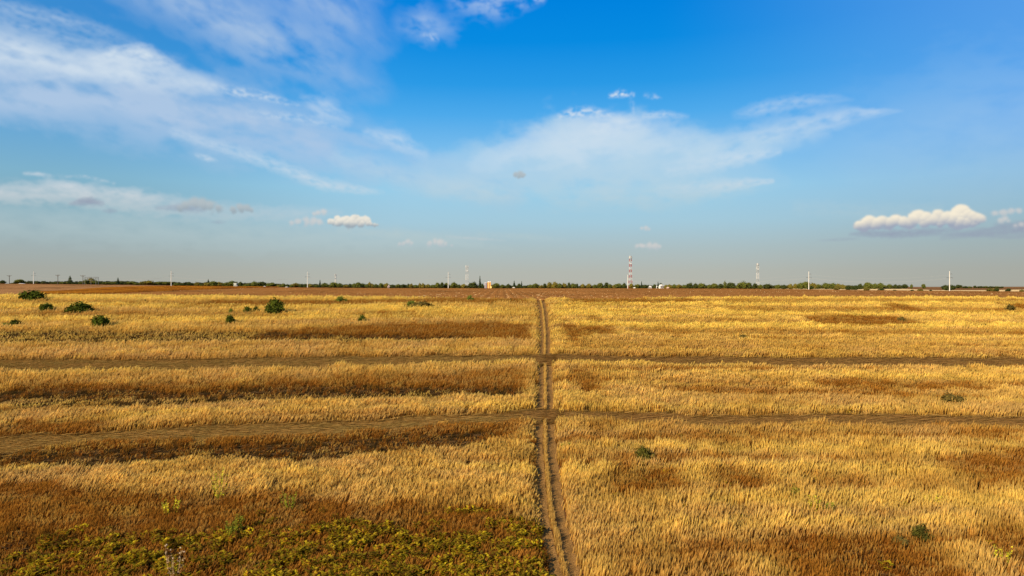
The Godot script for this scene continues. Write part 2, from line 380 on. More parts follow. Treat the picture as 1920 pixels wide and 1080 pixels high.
func sheet(near: PackedVector2Array, far: PackedVector2Array, nd: int, up: float, kind: String, rows_even := true) -> ArrayMesh:
	# a strip of ground between two lines of (x, distance) with as many points each
	var n := near.size()
	var v := PackedVector3Array(); var c := PackedColorArray(); var idx := PackedInt32Array()
	for j in nd + 1:
		var t := float(j) / nd
		for i in n:
			var p := near[i].lerp(far[i], t if rows_even else t * t)
			var lift := up
			lift += bump_of(kind, p.x, p.y, t)
			v.append(on(p.x, p.y, lift))
			c.append(tint_of(kind, p.x, p.y))
	for j in nd:
		for i in n - 1:
			var a := j * n + i
			idx.append_array(PackedInt32Array([a, a + n, a + 1, a + 1, a + n, a + n + 1]))
	var nm := PackedVector3Array()
	nm.resize(v.size())
	for k in range(0, idx.size(), 3):
		var f := (v[idx[k + 2]] - v[idx[k]]).cross(v[idx[k + 1]] - v[idx[k]])
		if f.y < 0.0:
			f = -f
			var swap := idx[k + 1]; idx[k + 1] = idx[k + 2]; idx[k + 2] = swap
		for q in 3: nm[idx[k + q]] += f
	for k in nm.size(): nm[k] = nm[k].normalized()
	return arrays_mesh(v, c, idx, nm)

func spread(p: PackedFloat32Array, n: int) -> PackedVector2Array:
	# a polyline of x, distance pairs as n evenly spaced points
	var k := p.size() / 2
	var out := PackedVector2Array()
	for i in n:
		var t := float(i) / (n - 1) * (k - 1)
		var j := mini(int(t), k - 2)
		out.append(Vector2(p[j * 2], p[j * 2 + 1]).lerp(Vector2(p[j * 2 + 2], p[j * 2 + 3]), t - j))
	return out

# ---------------------------------------------------------------- what grows where in the field
const GX0 := -250.0
const GD0 := 30.0
const CELL := 0.45
const GW := 1112
const GH := 500
var zones := {}

func zone(called: String) -> PackedByteArray:
	return zones[called]

func band(kind: String, strength: float, ragged: float, p: PackedFloat32Array) -> void:
	# p: x, far distance, near distance
	var z: PackedByteArray = zones[kind]
	var n := p.size() / 3
	var i := 0
	var c0 := clampi(int((p[0] - GX0) / CELL), 0, GW - 1); var c1 := clampi(int((p[n * 3 - 3] - GX0) / CELL), 0, GW - 1)
	for cx in range(c0, c1 + 1):
		var x := GX0 + cx * CELL
		while i < n - 2 and p[i * 3 + 3] < x: i += 1
		var t := clampf((x - p[i * 3]) / maxf(p[i * 3 + 3] - p[i * 3], 0.01), 0.0, 1.0)
		var far := lerpf(p[i * 3 + 1], p[i * 3 + 4], t); var near := lerpf(p[i * 3 + 2], p[i * 3 + 5], t)
		var mid := (far + near) * 0.5; var half := maxf((far - near) * 0.5, 0.4)
		var ends := minf(smoothstep(p[0] - 0.1, p[0] + minf(half * 2.0, 4.0), x), smoothstep(p[n * 3 - 3] + 0.1, p[n * 3 - 3] - minf(half * 2.0, 4.0), x))
		if kind == "mown": ends = 1.0
		for cd in range(clampi(int((mid - half - 3.5 - GD0) / CELL), 0, GH - 1), clampi(int((mid + half + 3.5 - GD0) / CELL) + 1, 0, GH - 1) + 1):
			var d := GD0 + cd * CELL
			var q := 1.0 - (half - absf(d - mid)) / minf(half, 3.6)
			q += ragged * (n_mid.get_noise_2d(x * 0.6, d * 1.3) * 1.3 + n_big.get_noise_2d(x * 2.0, d * 4.0) * 0.9)
			var s := smoothstep(1.12 + ragged * 0.3, 0.88 - ragged * 0.5, q) * strength * ends
			var o := cd * GW + cx
			z[o] = maxi(z[o], int(s * 255.0))
	zones[kind] = z

# ---------------------------------------------------------------- plants
class Blades:
	var v := PackedVector3Array()
	var c := PackedColorArray()
	func tri(a: Vector3, b: Vector3, d: Vector3, ca: Color, cb: Color, cd: Color) -> void:
		v.append(a); v.append(b); v.append(d); c.append(ca); c.append(cb); c.append(cd)
	func blade(base: Vector3, tip: Vector3, sag: Vector3, w: float, head: float, side: Vector3, low: Color, high: Color) -> void:
		var m := base.lerp(tip, 0.5) + sag; var h := base.lerp(tip, 0.8) + sag * 0.7
		var s := side * w * 0.5; var sm := side * w * 0.45; var sh := side * head * 0.5
		tri(base - s, m - sm, base + s, low, low, low)
		tri(base + s, m - sm, m + sm, low, low, low)
		tri(m - sm, h - sh, m + sm, low, high, low)
		tri(m + sm, h - sh, h + sh, low, high, high)
		tri(h - sh, tip, h + sh, high, high, high)
	func leaf(at: Vector3, along: Vector3, side: Vector3, col: Color) -> void:
		var m := at + along * 0.45
		tri(at, m - side, at + along, col, col, col)
		tri(at, at + along, m + side, col, col, col)

func tuft(n: int, radius: float, lo: float, hi: float, lean: float, w: float, head: float, low: Color, high: Color, sway: float) -> ArrayMesh:
	# a few wisps of stems that stand and lean together, each wisp in one random straw tone
	var b := Blades.new()
	var wisps := 4
	for q in wisps:
		var a := TAU * (q + rng.randf()) / wisps; var r := radius * sqrt(rng.randf_range(0.05, 1.0))
		var root := Vector3(cos(a) * r, -0.03, sin(a) * r)
		var l := lean + rng.randfn(0.0, 0.04); var hh := rng.randf_range(lo, hi); var k := rng.randf_range(0.78, 1.2)
		var lz := rng.randfn(0.0, sway)
		for i in maxi(2, n / wisps):
			var base := root + Vector3(rng.randfn(0, 0.02), 0, rng.randfn(0, 0.02))
			var h := hh * rng.randf_range(0.78, 1.06)
			var tip := base + Vector3((l + rng.randfn(0, sway * 0.3)) * h, h * (1.0 - 0.2 * absf(l)), (lz + rng.randfn(0, sway * 0.3)) * h)
			var yaw := rng.randf() * PI
			b.blade(base, tip, Vector3(-l * h * 0.12, h * 0.04, 0), w * rng.randf_range(0.7, 1.2), head * rng.randf_range(0.6, 1.3), Vector3(cos(yaw), 0, sin(yaw)), low * k, high * k)
	return arrays_mesh(b.v, b.c)

func weed(n: int, radius: float, lo: float, hi: float, leaf: float, tones: Array) -> ArrayMesh:
	var b := Blades.new()
	for i in n:
		var r := radius * sqrt(rng.randf()); var a := rng.randf() * TAU
		var base := Vector3(cos(a) * r * 0.5, -0.03, sin(a) * r * 0.5)
		var h := rng.randf_range(lo, hi)
		var tip := Vector3(cos(a) * r + h * 0.15, h, sin(a) * r)
		var col: Color = tones[rng.randi() % tones.size()]
		var yaw := rng.randf() * PI
		b.blade(base, tip, Vector3(0, h * 0.08, 0), 0.022, 0.03, Vector3(cos(yaw), 0, sin(yaw)), col, col)
		for k in 3:
			var p := base.lerp(tip, rng.randf_range(0.3, 1.0)); var q := rng.randf() * TAU
			var al := Vector3(cos(q), rng.randf_range(-0.3, 0.8), sin(q)) * leaf * rng.randf_range(0.6, 1.3)
			b.leaf(p, al, al.cross(Vector3.UP).normalized() * leaf * 0.3, tones[rng.randi() % tones.size()])
	return arrays_mesh(b.v, b.c)

func leafy(n: int, lo: float, hi: float, leaf: float, tones: Array) -> ArrayMesh:
	var b := Blades.new()
	for i in n:
		var a := rng.randf() * TAU; var h := rng.randf_range(lo, hi)
		var tip := Vector3(cos(a) * h * 0.35, h, sin(a) * h * 0.35); var base := Vector3(cos(a) * 0.05, -0.03, sin(a) * 0.05)
		b.blade(base, tip, Vector3.ZERO, 0.025, 0.02, Vector3(sin(a), 0, -cos(a)), Color(0.12, 0.07, 0.025), Color(0.16, 0.1, 0.03))
		for k in 9:
			var p := base.lerp(tip, rng.randf_range(0.35, 1.0)); var q := rng.randf() * TAU
			var al := Vector3(cos(q), rng.randf_range(-0.25, 0.45), sin(q)) * leaf * rng.randf_range(0.6, 1.3)
			b.leaf(p, al, al.cross(Vector3.UP).normalized() * leaf * 0.38, tones[rng.randi() % tones.size()])
	return arrays_mesh(b.v, b.c)

func litter(n: int, spread_x: float, tones: Array, up: float) -> ArrayMesh:
	var b := Blades.new()
	for i in n:
		var at := Vector3(rng.randf_range(-spread_x, spread_x), rng.randf_range(0.0, up), rng.randf_range(-0.45, 0.45))
		var a := rng.randfn(0.0, 0.3) + (PI if rng.randf() < 0.3 else 0.0)
		var al := Vector3(cos(a), rng.randf_range(-0.05, 0.1), sin(a)) * rng.randf_range(1.0, 2.6)
		var col: Color = tones[rng.randi() % tones.size()]
		b.leaf(at, al, Vector3(-sin(a), rng.randf_range(-0.2, 0.2), cos(a)) * 0.045, col * rng.randf_range(0.45, 1.5))
	return arrays_mesh(b.v, b.c)

class Scatter:
	var buf := PackedFloat32Array()
	var n := 0
	func add(at: Vector3, yaw: float, wide: float, tall: float, lx: float, lz: float, c: Color) -> void:
		if n * 16 >= buf.size():
			buf.resize(maxi(4096 * 16, buf.size() * 2))
		var o := n * 16
		var cs := cos(yaw) * wide; var sn := sin(yaw) * wide
		buf[o] = cs; buf[o + 1] = lx * tall; buf[o + 2] = sn; buf[o + 3] = at.x
		buf[o + 4] = 0.0; buf[o + 5] = tall; buf[o + 6] = 0.0; buf[o + 7] = at.y
		buf[o + 8] = -sn; buf[o + 9] = lz * tall; buf[o + 10] = cs; buf[o + 11] = at.z
		buf[o + 12] = c.r; buf[o + 13] = c.g; buf[o + 14] = c.b; buf[o + 15] = 1.0
		n += 1

func grow(called: String, s: Scatter, m: Mesh, mat: Material, label: String, category: String) -> void:
	if s.n == 0: return
	var mm := MultiMesh.new()
	mm.transform_format = MultiMesh.TRANSFORM_3D
	mm.use_colors = true
	mm.mesh = m
	mm.instance_count = s.n
	s.buf.resize(s.n * 16)
	mm.buffer = s.buf
	var o := MultiMeshInstance3D.new()
	o.name = numbered(called)
	o.multimesh = mm
	o.material_override = mat
	add_child(o, true)
	tag(o, label, category, "", "stuff")

var rut_d := PackedFloat32Array()
var rut_l := PackedFloat32Array()
var rut_r := PackedFloat32Array()

func rut_at(d: float) -> Vector2:
	var n := rut_d.size()
	if d <= rut_d[0]: return Vector2(rut_l[0], rut_r[0])
	for i in n - 1:
		if d < rut_d[i + 1]:
			var t := (d - rut_d[i]) / (rut_d[i + 1] - rut_d[i])
			return Vector2(lerpf(rut_l[i], rut_l[i + 1], t), lerpf(rut_r[i], rut_r[i + 1], t))
	return Vector2(rut_l[n - 1], rut_r[n - 1])

var far_edge := PackedFloat32Array()

func field_end(x: float) -> float:
	var n := far_edge.size() / 2
	for i in n - 1:
		if x < far_edge[i * 2 + 2] or i == n - 2:
			return lerpf(far_edge[i * 2 + 1], far_edge[i * 2 + 3], clampf((x - far_edge[i * 2]) / (far_edge[i * 2 + 2] - far_edge[i * 2]), 0.0, 1.0))
	return 225.0

func field_plants() -> void:
	var gold: Array[Scatter] = [Scatter.new(), Scatter.new(), Scatter.new(), Scatter.new()]
	var rust: Array[Scatter] = [Scatter.new(), Scatter.new()]
	var dark: Array[Scatter] = [Scatter.new(), Scatter.new()]
	var straw: Array[Scatter] = [Scatter.new(), Scatter.new()]
	var leaves: Array[Scatter] = [Scatter.new(), Scatter.new()]
	var stub := Scatter.new()
	var z_rust := zone("rust"); var z_dark := zone("dark"); var z_mown := zone("mown"); var z_leaf := zone("leaf")
	var z_gold := zone("gold"); var z_yel := zone("yellow"); var z_pink := zone("pink"); var z_green := zone("green")
	var d := 47.0
	while d < 246.0:
		var step := 0.275 + 0.0011 * (d - 47.0)
		var ruts := rut_at(d)
		var reach := 0.80 * d + 4.0
		var x := -reach
		while x < reach:
			var px := x + rng.randf_range(-0.5, 0.5) * step; var pd := d + rng.randf_range(-0.5, 0.5) * step
			x += step
			var end := field_end(px)
			if pd > end + n_mid.get_noise_2d(px, 7.0) * 1.5: continue
			var o := clampi(int((pd - GD0) / CELL), 0, GH - 1) * GW + clampi(int((px - GX0) / CELL), 0, GW - 1)
			var in_rut := minf(absf(px - ruts.x) / 0.58, absf(px - ruts.y) / 0.68)
			var big := n_big.get_noise_2d(px * 1.6, pd * 2.2); var mid := n_mid.get_noise_2d(px * 1.2, pd * 1.6); var fine := n_fine.get_noise_2d(px * 4.0, pd * 4.0)
			var at := on(px, pd)
			var side := 0 if px < (ruts.x + ruts.y) * 0.5 else 1
			if px > ruts.x + 0.3 and px < ruts.y - 0.3 and z_mown[o] < 60:
				for q in 2:
					var sx := (ruts.x * 0.53 + ruts.y * 0.47) + rng.randfn(0.0, 0.09)
					gold[side + (2 if pd > 105.0 else 0)].add(on(sx, pd + rng.randf_range(-0.15, 0.15)), rng.randfn(0.0, 0.3), 0.42, rng.randf_range(0.25, 0.62) * (1.0 + mid * 0.6), 0.1, 0.0, Color(0.62, 0.40, 0.11) * rng.randf_range(0.75, 1.15))
				continue
			if in_rut < 1.0 + mid * 0.2:
				if rng.randf() < 0.8:
					stub.add(at, rng.randf() * TAU, 0.8, rng.randf_range(0.05, 0.2), 0.5, 0.0, Color(0.40, 0.235, 0.075) * rng.randf_range(0.6, 1.3))
				continue
			var m := z_mown[o] / 255.0
			if m > 0.3 + rng.randf() * 0.4:
				if rng.randf() < 0.95:
					var k := rng.randf_range(0.7, 1.25)
					var tone_c := (Color(0.50, 0.295, 0.085) if px < 0.0 else Color(0.43, 0.235, 0.07)).lerp(Color(0.36, 0.27, 0.075), clampf(0.4 + mid * 1.6, 0.0, 1.0) * (0.42 if px < 0.0 else 0.2)) * k
					straw[side].add(at, rng.randfn(0.0, 0.12), 0.9, rng.randf_range(0.6, 1.5), 0.0, 0.0, tone_c)
				continue
			if m > 0.05 and rng.randf() < 0.5:
				straw[side].add(at, rng.randfn(0.0, 0.2), 1.0, rng.randf_range(0.8, 2.4), 0.0, 0.0, Color(0.42, 0.25, 0.07) * rng.randf_range(0.6, 1.3))
			var r := z_rust[o] / 255.0; var k_dark := z_dark[o] / 255.0 * (1.0 - z_gold[o] / 400.0); var lf := z_leaf[o] / 255.0
			var gr := z_green[o] / 255.0
			var patchy := clampf(0.62 + mid * 1.5 + fine * 0.9 + big * 0.5, 0.08, 1.0)
			r *= lerpf(patchy, 1.0, 0.45); k_dark *= lerpf(patchy, 1.0, 0.72)
			# faint contour lines left by earlier passes over the slope
			var pass_d := pd + px * px * (0.0014 if px < 0.0 else 0.00035)
			var pass_line := n_mid.get_noise_2d(px * 0.07 + 400.0, pass_d * 1.15)
			r = maxf(r, smoothstep(0.20, 0.46, pass_line + mid * 0.25) * (0.62 if px > 0.0 or pd > 165.0 else 0.3))
			var clump := smoothstep(-0.16, 0.12, n_mid.get_noise_2d(px * 2.6 + 50.0, pd * 2.6) + fine * 0.25 + mid * 0.2)
			if rng.randf() < lf * clump * 0.56 + (0.006 + gr * 0.12 if px > 10.0 and pd < 100.0 else 0.0):
				var g := rng.randf()
				var lc := Color(0.62, 0.45, 0.018).lerp(Color(0.20, 0.12, 0.014), pow(g, 0.7)) * rng.randf_range(0.6, 1.3)
				leaves[side].add(at, rng.randf() * TAU, rng.randf_range(0.8, 1.3), rng.randf_range(0.75, 1.25) + mid * 0.4, 0.12, 0.0, lc)
				if rng.randf() < 0.6 or lf > 0.3: continue
			if lf > 0.35: r = maxf(r, 0.85)
			if rng.randf() < k_dark * 0.92:
				var dc := Color(0.112, 0.053, 0.014).lerp(Color(0.065, 0.05, 0.012), rng.randf() * 0.8) * rng.randf_range(0.7, 1.35)
				if rng.randf() < 0.22:
					straw[side].add(at, rng.randfn(0.0, 0.35), 0.9, rng.randf_range(0.8, 2.0), 0.0, 0.0, Color(0.21, 0.12, 0.05) * rng.randf_range(0.6, 1.2))
				else:
					dark[side].add(at, rng.randf() * TAU, rng.randf_range(0.9, 1.4), rng.randf_range(0.45, 1.0) * (1.0 + mid), 0.15, 0.0, dc)
				if rng.randf() < 0.92: continue
			var spot := smoothstep(0.34, 0.5, n_mid.get_noise_2d(px * 1.7 + 300.0, pd * 1.7)) * 0.55
			if rng.randf() < maxf(r * 0.9, spot * (1.0 if px > 0.0 else 0.5)):
				var rc := Color(0.33, 0.115, 0.014).lerp(Color(0.18, 0.068, 0.012), rng.randf()).lerp(Color(0.40, 0.19, 0.022), maxf(mid, 0.0)) * rng.randf_range(0.7, 1.25)
				if spot > r: rc = rc.lerp(Color(0.2, 0.13, 0.03), 0.5)
				rust[side].add(at, rng.randf() * TAU, rng.randf_range(0.9, 1.3), rng.randf_range(0.7, 1.15) * (1.0 + mid * 0.5) * (0.55 if lf > 0.35 else 1.0), 0.22, 0.0, rc)
				if rng.randf() < 0.55: continue
			# tall grass, with gaps and the odd taller tussock
			if n_mid.get_noise_2d(px * 2.4 + 900.0, pd * 1.2) < -0.30 and rng.randf() < 0.65: continue
			var yel := z_yel[o] / 255.0; var pink := z_pink[o] / 255.0
			var base := Color(0.635, 0.412, 0.10)
			base = base.lerp(Color(0.61, 0.385, 0.122), clampf(0.35 + big * 1.2 + pink, 0.0, 1.0))
			base = base.lerp(Color(0.77, 0.56, 0.12), clampf(yel * 0.9 + smoothstep(0.05, 0.4, -pass_line) * 0.5 + maxf(mid, 0.0) * 0.3 + (0.15 if pd > 150.0 else 0.0), 0.0, 1.0))
			base = base.lerp(Color(0.34, 0.135, 0.018), clampf(r * 1.15 + maxf(-big - 0.15, 0.0) * 0.7, 0.0, 0.9))
			base = base.lerp(Color(0.30, 0.27, 0.04), gr * 0.5 * clampf(0.5 + mid * 2.0, 0.0, 1.0))
			base *= (1.0 + fine * 0.2 + mid * 0.28) * rng.randf_range(0.88, 1.12)
			var tall := (1.0 + mid * 0.36 + fine * 0.1 + rng.randf_range(-0.12, 0.12)) * (1.0 - 0.42 * r) * (1.0 - 0.55 * k_dark)
			if rng.randf() < 0.05: tall *= 1.3
			var edge := smoothstep(3.0, 1.0, in_rut)
			if px < ruts.x: tall *= 1.0 - 0.66 * edge
			else: tall *= 1.0 - 0.2 * edge
			tall *= 1.0 - 0.75 * m
			var lean := 0.34 - 0.15 * smoothstep(-25.0, 12.0, px) + big * 0.2 + mid * 0.12
			if absf(px - (ruts.x + ruts.y) * 0.5) < 0.45: tall *= 0.55
			gold[side + (2 if pd > 105.0 else 0)].add(at, rng.randf() * TAU, rng.randf_range(0.85, 1.2) * (0.9 + step), tall, lean, rng.randfn(0.0, 0.08) - 0.05, base)
		d += step
	var stem := Color(0.84, 0.75, 0.62); var ear := Color(1.10, 1.08, 0.98)
	var gm := grass_mat("dry_grass", 1.0)
	rng.seed = 31
	var where := ["left of the track", "right of the track"]
	for i in 4:
		grow("tall_golden_grass", gold[i], tuft(20, 0.33, 0.76, 1.46, 0.0, 0.026, 0.042, stem, ear, 0.05), gm, "tall dry golden grass on the %s half of the hillside, %s" % [["near", "far"][i / 2], where[i % 2]], "grass")
	rng.seed = 4242
	var rust_mesh := weed(18, 0.32, 0.35, 0.95, 0.08, [Color(1, 1, 1), Color(0.75, 0.75, 0.8), Color(1.25, 1.2, 1.1)])
	var dark_mesh := weed(15, 0.34, 0.12, 0.5, 0.11, [Color(1, 1, 1), Color(0.6, 0.65, 0.7), Color(1.5, 1.35, 1.1)])
	var straw_mesh := litter(30, 0.8, [Color(1, 1, 1), Color(0.7, 0.68, 0.62), Color(1.3, 1.25, 1.1), Color(0.6, 0.55, 0.45)], 0.1)
	var leaf_mesh := leafy(8, 0.4, 0.95, 0.24, [Color(1, 1, 1), Color(0.6, 0.7, 0.8), Color(1.5, 1.35, 1.0), Color(1.2, 1.1, 1.0), Color(0.7, 0.42, 1.2)])
	for i in 2:
		grow("rust_weeds", rust[i], rust_mesh, gm, "rust brown dried weeds in patches and banks %s" % where[i], "weeds")
		grow("dark_weeds", dark[i], dark_mesh, gm, "dark brown low trampled weeds %s" % where[i], "weeds")
		grow("flattened_straw", straw[i], straw_mesh, gm, "flattened straw lying on the cross strips %s" % where[i], "straw")
		grow("leafy_weeds", leaves[i], leaf_mesh, gm, ["yellow green leafy weeds massed at the bottom, left of the track", "scattered yellow green leafy weeds in the grass right of the track"][i], "weeds")
	grow("stubble", stub, tuft(9, 0.25, 0.5, 1.0, 0.4, 0.02, 0.02, Color.WHITE, Color.WHITE, 0.3), gm, "short broken stubble on the bare wheel ruts of the track", "stubble")

func clods() -> void:
	var s := Scatter.new()
	for i in 26000:
		var d := 222.0 + 330.0 * pow(rng.randf(), 1.5); var x := rng.randf_range(-0.78, 0.78) * d
		if d < field_end(x) + 1.5 or not in_ploughed(x, d): continue
		var k := rng.randf()
		var c := Color(0.34, 0.17, 0.06) if k < 0.55 else Color(0.14, 0.06, 0.022) if k < 0.8 else Color(0.55, 0.38, 0.18)
		s.add(on(x, d, 0.12), rng.randf() * TAU, rng.randf_range(0.15, 0.5), rng.randf_range(0.1, 0.28), 0.0, 0.0, c * rng.randf_range(0.7, 1.2))
	grow("soil_clods", s, lump_mesh(5, 4, 3), paint("clod", Color.WHITE, 0.95, true), "pale and dark clods of earth scattered over the ploughed field", "earth")

var wedge_low := PackedFloat32Array()
func in_ploughed(x: float, d: float) -> bool:
	if x > wedge_low[wedge_low.size() - 2]: return true
	var n := wedge_low.size() / 2
	for i in n - 1:
		if x < wedge_low[i * 2 + 2]:
			if x < wedge_low[0]: return false
			return d < lerpf(wedge_low[i * 2 + 1], wedge_low[i * 2 + 3], (x - wedge_low[i * 2]) / (wedge_low[i * 2 + 2] - wedge_low[i * 2]))
	return true

func orange_grass(low: PackedFloat32Array, high: PackedFloat32Array) -> void:
	var a := spread(low, 60); var b := spread(high, 60)
	var s := Scatter.new()
	for i in 30000:
		var u := rng.randf() * 59.0; var j := int(u); var t := u - j; var w := rng.randf()
		var p := a[j].lerp(a[mini(j + 1, 59)], t).lerp(b[j].lerp(b[mini(j + 1, 59)], t), w)
		var m := n_big.get_noise_2d(p.x * 0.8, p.y * 0.5)
		var c := Color(0.52, 0.215, 0.022).lerp(Color(0.30, 0.105, 0.02), clampf(0.55 - w * 0.5 + m * 1.3, 0.0, 1.0)) * rng.randf_range(0.75, 1.2)
		s.add(on(p.x, p.y), rng.randfn(0, 0.4), rng.randf_range(1.6, 2.6), rng.randf_range(0.7, 1.2), 0.15, 0.0, c)
	grow("orange_grass", s, tuft(18, 0.4, 0.6, 1.0, 0.3, 0.03, 0.06, Color(0.85, 0.8, 0.8), Color(1.1, 1.1, 1.0), 0.15), grass_mat("dry_grass", 1.0), "wedge of orange brown tall grass beyond the field on the left", "grass")

# ---------------------------------------------------------------- trees and shrubs
func lump_mesh(nu: int, nv: int, sd: int) -> ArrayMesh:
	var r := RandomNumberGenerator.new(); r.seed = sd
	var v := PackedVector3Array(); var c := PackedColorArray(); var idx := PackedInt32Array()
	for j in nv + 1:
		for i in nu:
			var a := TAU * i / nu; var b := PI * j / nv - PI / 2
			v.append(Vector3(cos(a) * cos(b), sin(b), sin(a) * cos(b)) * r.randf_range(0.7, 1.15)); c.append(Color.WHITE)
	for j in nv:
		for i in nu:
			var p := j * nu + i; var q := j * nu + (i + 1) % nu
			idx.append_array(PackedInt32Array([p, p + nu, q, q, p + nu, q + nu]))
	return arrays_mesh(v, c, idx)

func foliage(lumps: Array, n: int, leaf: float, light: Color, deep: Color, sd: int) -> ArrayMesh:
	# leaf sized faces through and around ellipsoids given as [centre, radii]
	var r := RandomNumberGenerator.new(); r.seed = sd
	var b := Blades.new()
	var total := 0.0
	for l in lumps: total += pow(l[1].x * l[1].y * l[1].z, 0.5)
	for l in lumps:
		var cen: Vector3 = l[0]; var rad: Vector3 = l[1]
		var shade := r.randf()
		# a ragged inner shell, coloured darker, added to block light through the leaves
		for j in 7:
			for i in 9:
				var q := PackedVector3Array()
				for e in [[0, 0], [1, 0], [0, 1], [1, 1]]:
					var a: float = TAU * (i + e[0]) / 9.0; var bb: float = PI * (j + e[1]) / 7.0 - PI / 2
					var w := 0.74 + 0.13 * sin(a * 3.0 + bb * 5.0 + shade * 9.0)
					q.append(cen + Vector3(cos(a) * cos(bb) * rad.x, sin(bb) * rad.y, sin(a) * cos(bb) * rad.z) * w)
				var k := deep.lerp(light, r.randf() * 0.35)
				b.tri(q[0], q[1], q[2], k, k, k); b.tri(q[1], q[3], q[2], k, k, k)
		for i in int(n * pow(rad.x * rad.y * rad.z, 0.5) / total):
			var dir := Vector3(r.randfn(), r.randfn(), r.randfn()).normalized()
			var p := cen + dir * rad * r.randf_range(0.72, 1.12)
			var al := (dir * 0.6 + Vector3(r.randfn(), r.randfn(), r.randfn()) * 0.6).normalized() * leaf * r.randf_range(0.6, 1.5)
			var sd2 := al.cross(Vector3(r.randfn(), r.randfn(), r.randfn())).normalized() * leaf * r.randf_range(0.3, 0.6)
			b.leaf(p, al, sd2, deep.lerp(light, clampf(r.randf() * 0.8 + shade * 0.3 - 0.05, 0.0, 1.0)))
	return arrays_mesh(b.v, b.c)

func pole_mesh(r0: float, r1: float, h: float, n := 8) -> CylinderMesh:
	var m := CylinderMesh.new()
	m.bottom_radius = r0; m.top_radius = r1; m.height = h; m.radial_segments = n; m.rings = 1
	return m

var tree_kinds := {}

func tree_forms(kind: String, i: int) -> Array:
	var r := RandomNumberGenerator.new(); r.seed = kind.hash() % 9999 + i * 31
	var out := []
	if kind == "c":
		for k in 6:
			var t := k / 5.0
			out.append([Vector3(r.randf_range(-0.04, 0.04), 0.12 + t * 0.76, 0), Vector3(0.46 * (1.0 - t * 0.78) * (1.0 - 0.2 * float(k == 0)), 0.2, 0.46 * (1.0 - t * 0.78))])
		return out
	if kind == "s":
		for k in 7:
			var t := k / 6.0
			out.append([Vector3(r.randf_range(-0.05, 0.05), 0.14 + t * 0.78, r.randf_range(-0.05, 0.05)), Vector3(0.5 * (1.0 - t * 0.85), 0.11, 0.5 * (1.0 - t * 0.85))])
		return out
	var n := 4 + i % 3
	for k in n:
		var a := TAU * k / n + r.randf()
		var rr := r.randf_range(0.2, 0.3)
		out.append([Vector3(cos(a) * (0.5 - rr) * 0.95, r.randf_range(0.3, 0.62), sin(a) * (0.5 - rr) * 0.95), Vector3(rr, r.randf_range(0.24, 0.36), rr)])
	out.append([Vector3(r.randf_range(-0.1, 0.1), 0.66, 0), Vector3(0.3, 0.33, 0.3)])
	out.append([Vector3(0, 0.3, 0), Vector3(0.4, 0.28, 0.4)])
	return out

func make_tree(kind: String, i: int) -> Node3D:
	var key := kind + str(i)
	if not tree_kinds.has(key):
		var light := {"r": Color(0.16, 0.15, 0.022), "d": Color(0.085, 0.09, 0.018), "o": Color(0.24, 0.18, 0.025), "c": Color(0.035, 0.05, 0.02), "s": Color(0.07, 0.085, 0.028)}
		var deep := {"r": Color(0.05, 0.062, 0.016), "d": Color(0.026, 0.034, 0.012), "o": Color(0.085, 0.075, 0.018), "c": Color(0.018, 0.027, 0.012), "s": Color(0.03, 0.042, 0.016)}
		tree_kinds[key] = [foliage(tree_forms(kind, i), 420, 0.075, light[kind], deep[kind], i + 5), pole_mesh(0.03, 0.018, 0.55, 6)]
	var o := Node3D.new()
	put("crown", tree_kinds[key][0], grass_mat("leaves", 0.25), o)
	var t := put("trunk", tree_kinds[key][1], paint("bark", Color(0.09, 0.065, 0.045)), o)
	t.position.y = 0.22
	return o

const ORD := ["first", "second", "third", "fourth", "fifth", "sixth", "seventh", "eighth", "ninth", "tenth", "eleventh", "twelfth", "thirteenth", "fourteenth", "fifteenth", "sixteenth", "seventeenth", "eighteenth", "nineteenth", "twentieth", "twenty-first", "twenty-second", "twenty-third", "twenty-fourth", "twenty-fifth", "twenty-sixth", "twenty-seventh", "twenty-eighth"]

func tree(kind: String, x: float, d: float, wide: float, tall: float, place: int, from: String) -> void:
	var look: String = {"r": "rounded green tree", "d": "dark green rounded tree", "o": "olive yellow green tree", "c": "narrow dark conifer", "s": "tall spruce with tiered branches"}[kind]
	var size := "low " if tall < 6.0 else "tall " if tall > 11.0 and kind != "s" else ""
	var o := make_tree(kind, place % 3)
	o.name = numbered("spruce_tree" if kind == "s" else "conifer_tree" if kind == "c" else "broadleaf_tree")
	add_child(o, true)
	o.position = on(x, d, -0.2)
	o.rotation.y = x * 1.7
	o.scale = Vector3(wide, tall, wide)
	tag(o, "%s%s, %s to the right of the %s" % [size, look, ORD[place], from], "tree", "trees in the far tree belt on the horizon")

var bush_kinds := {}

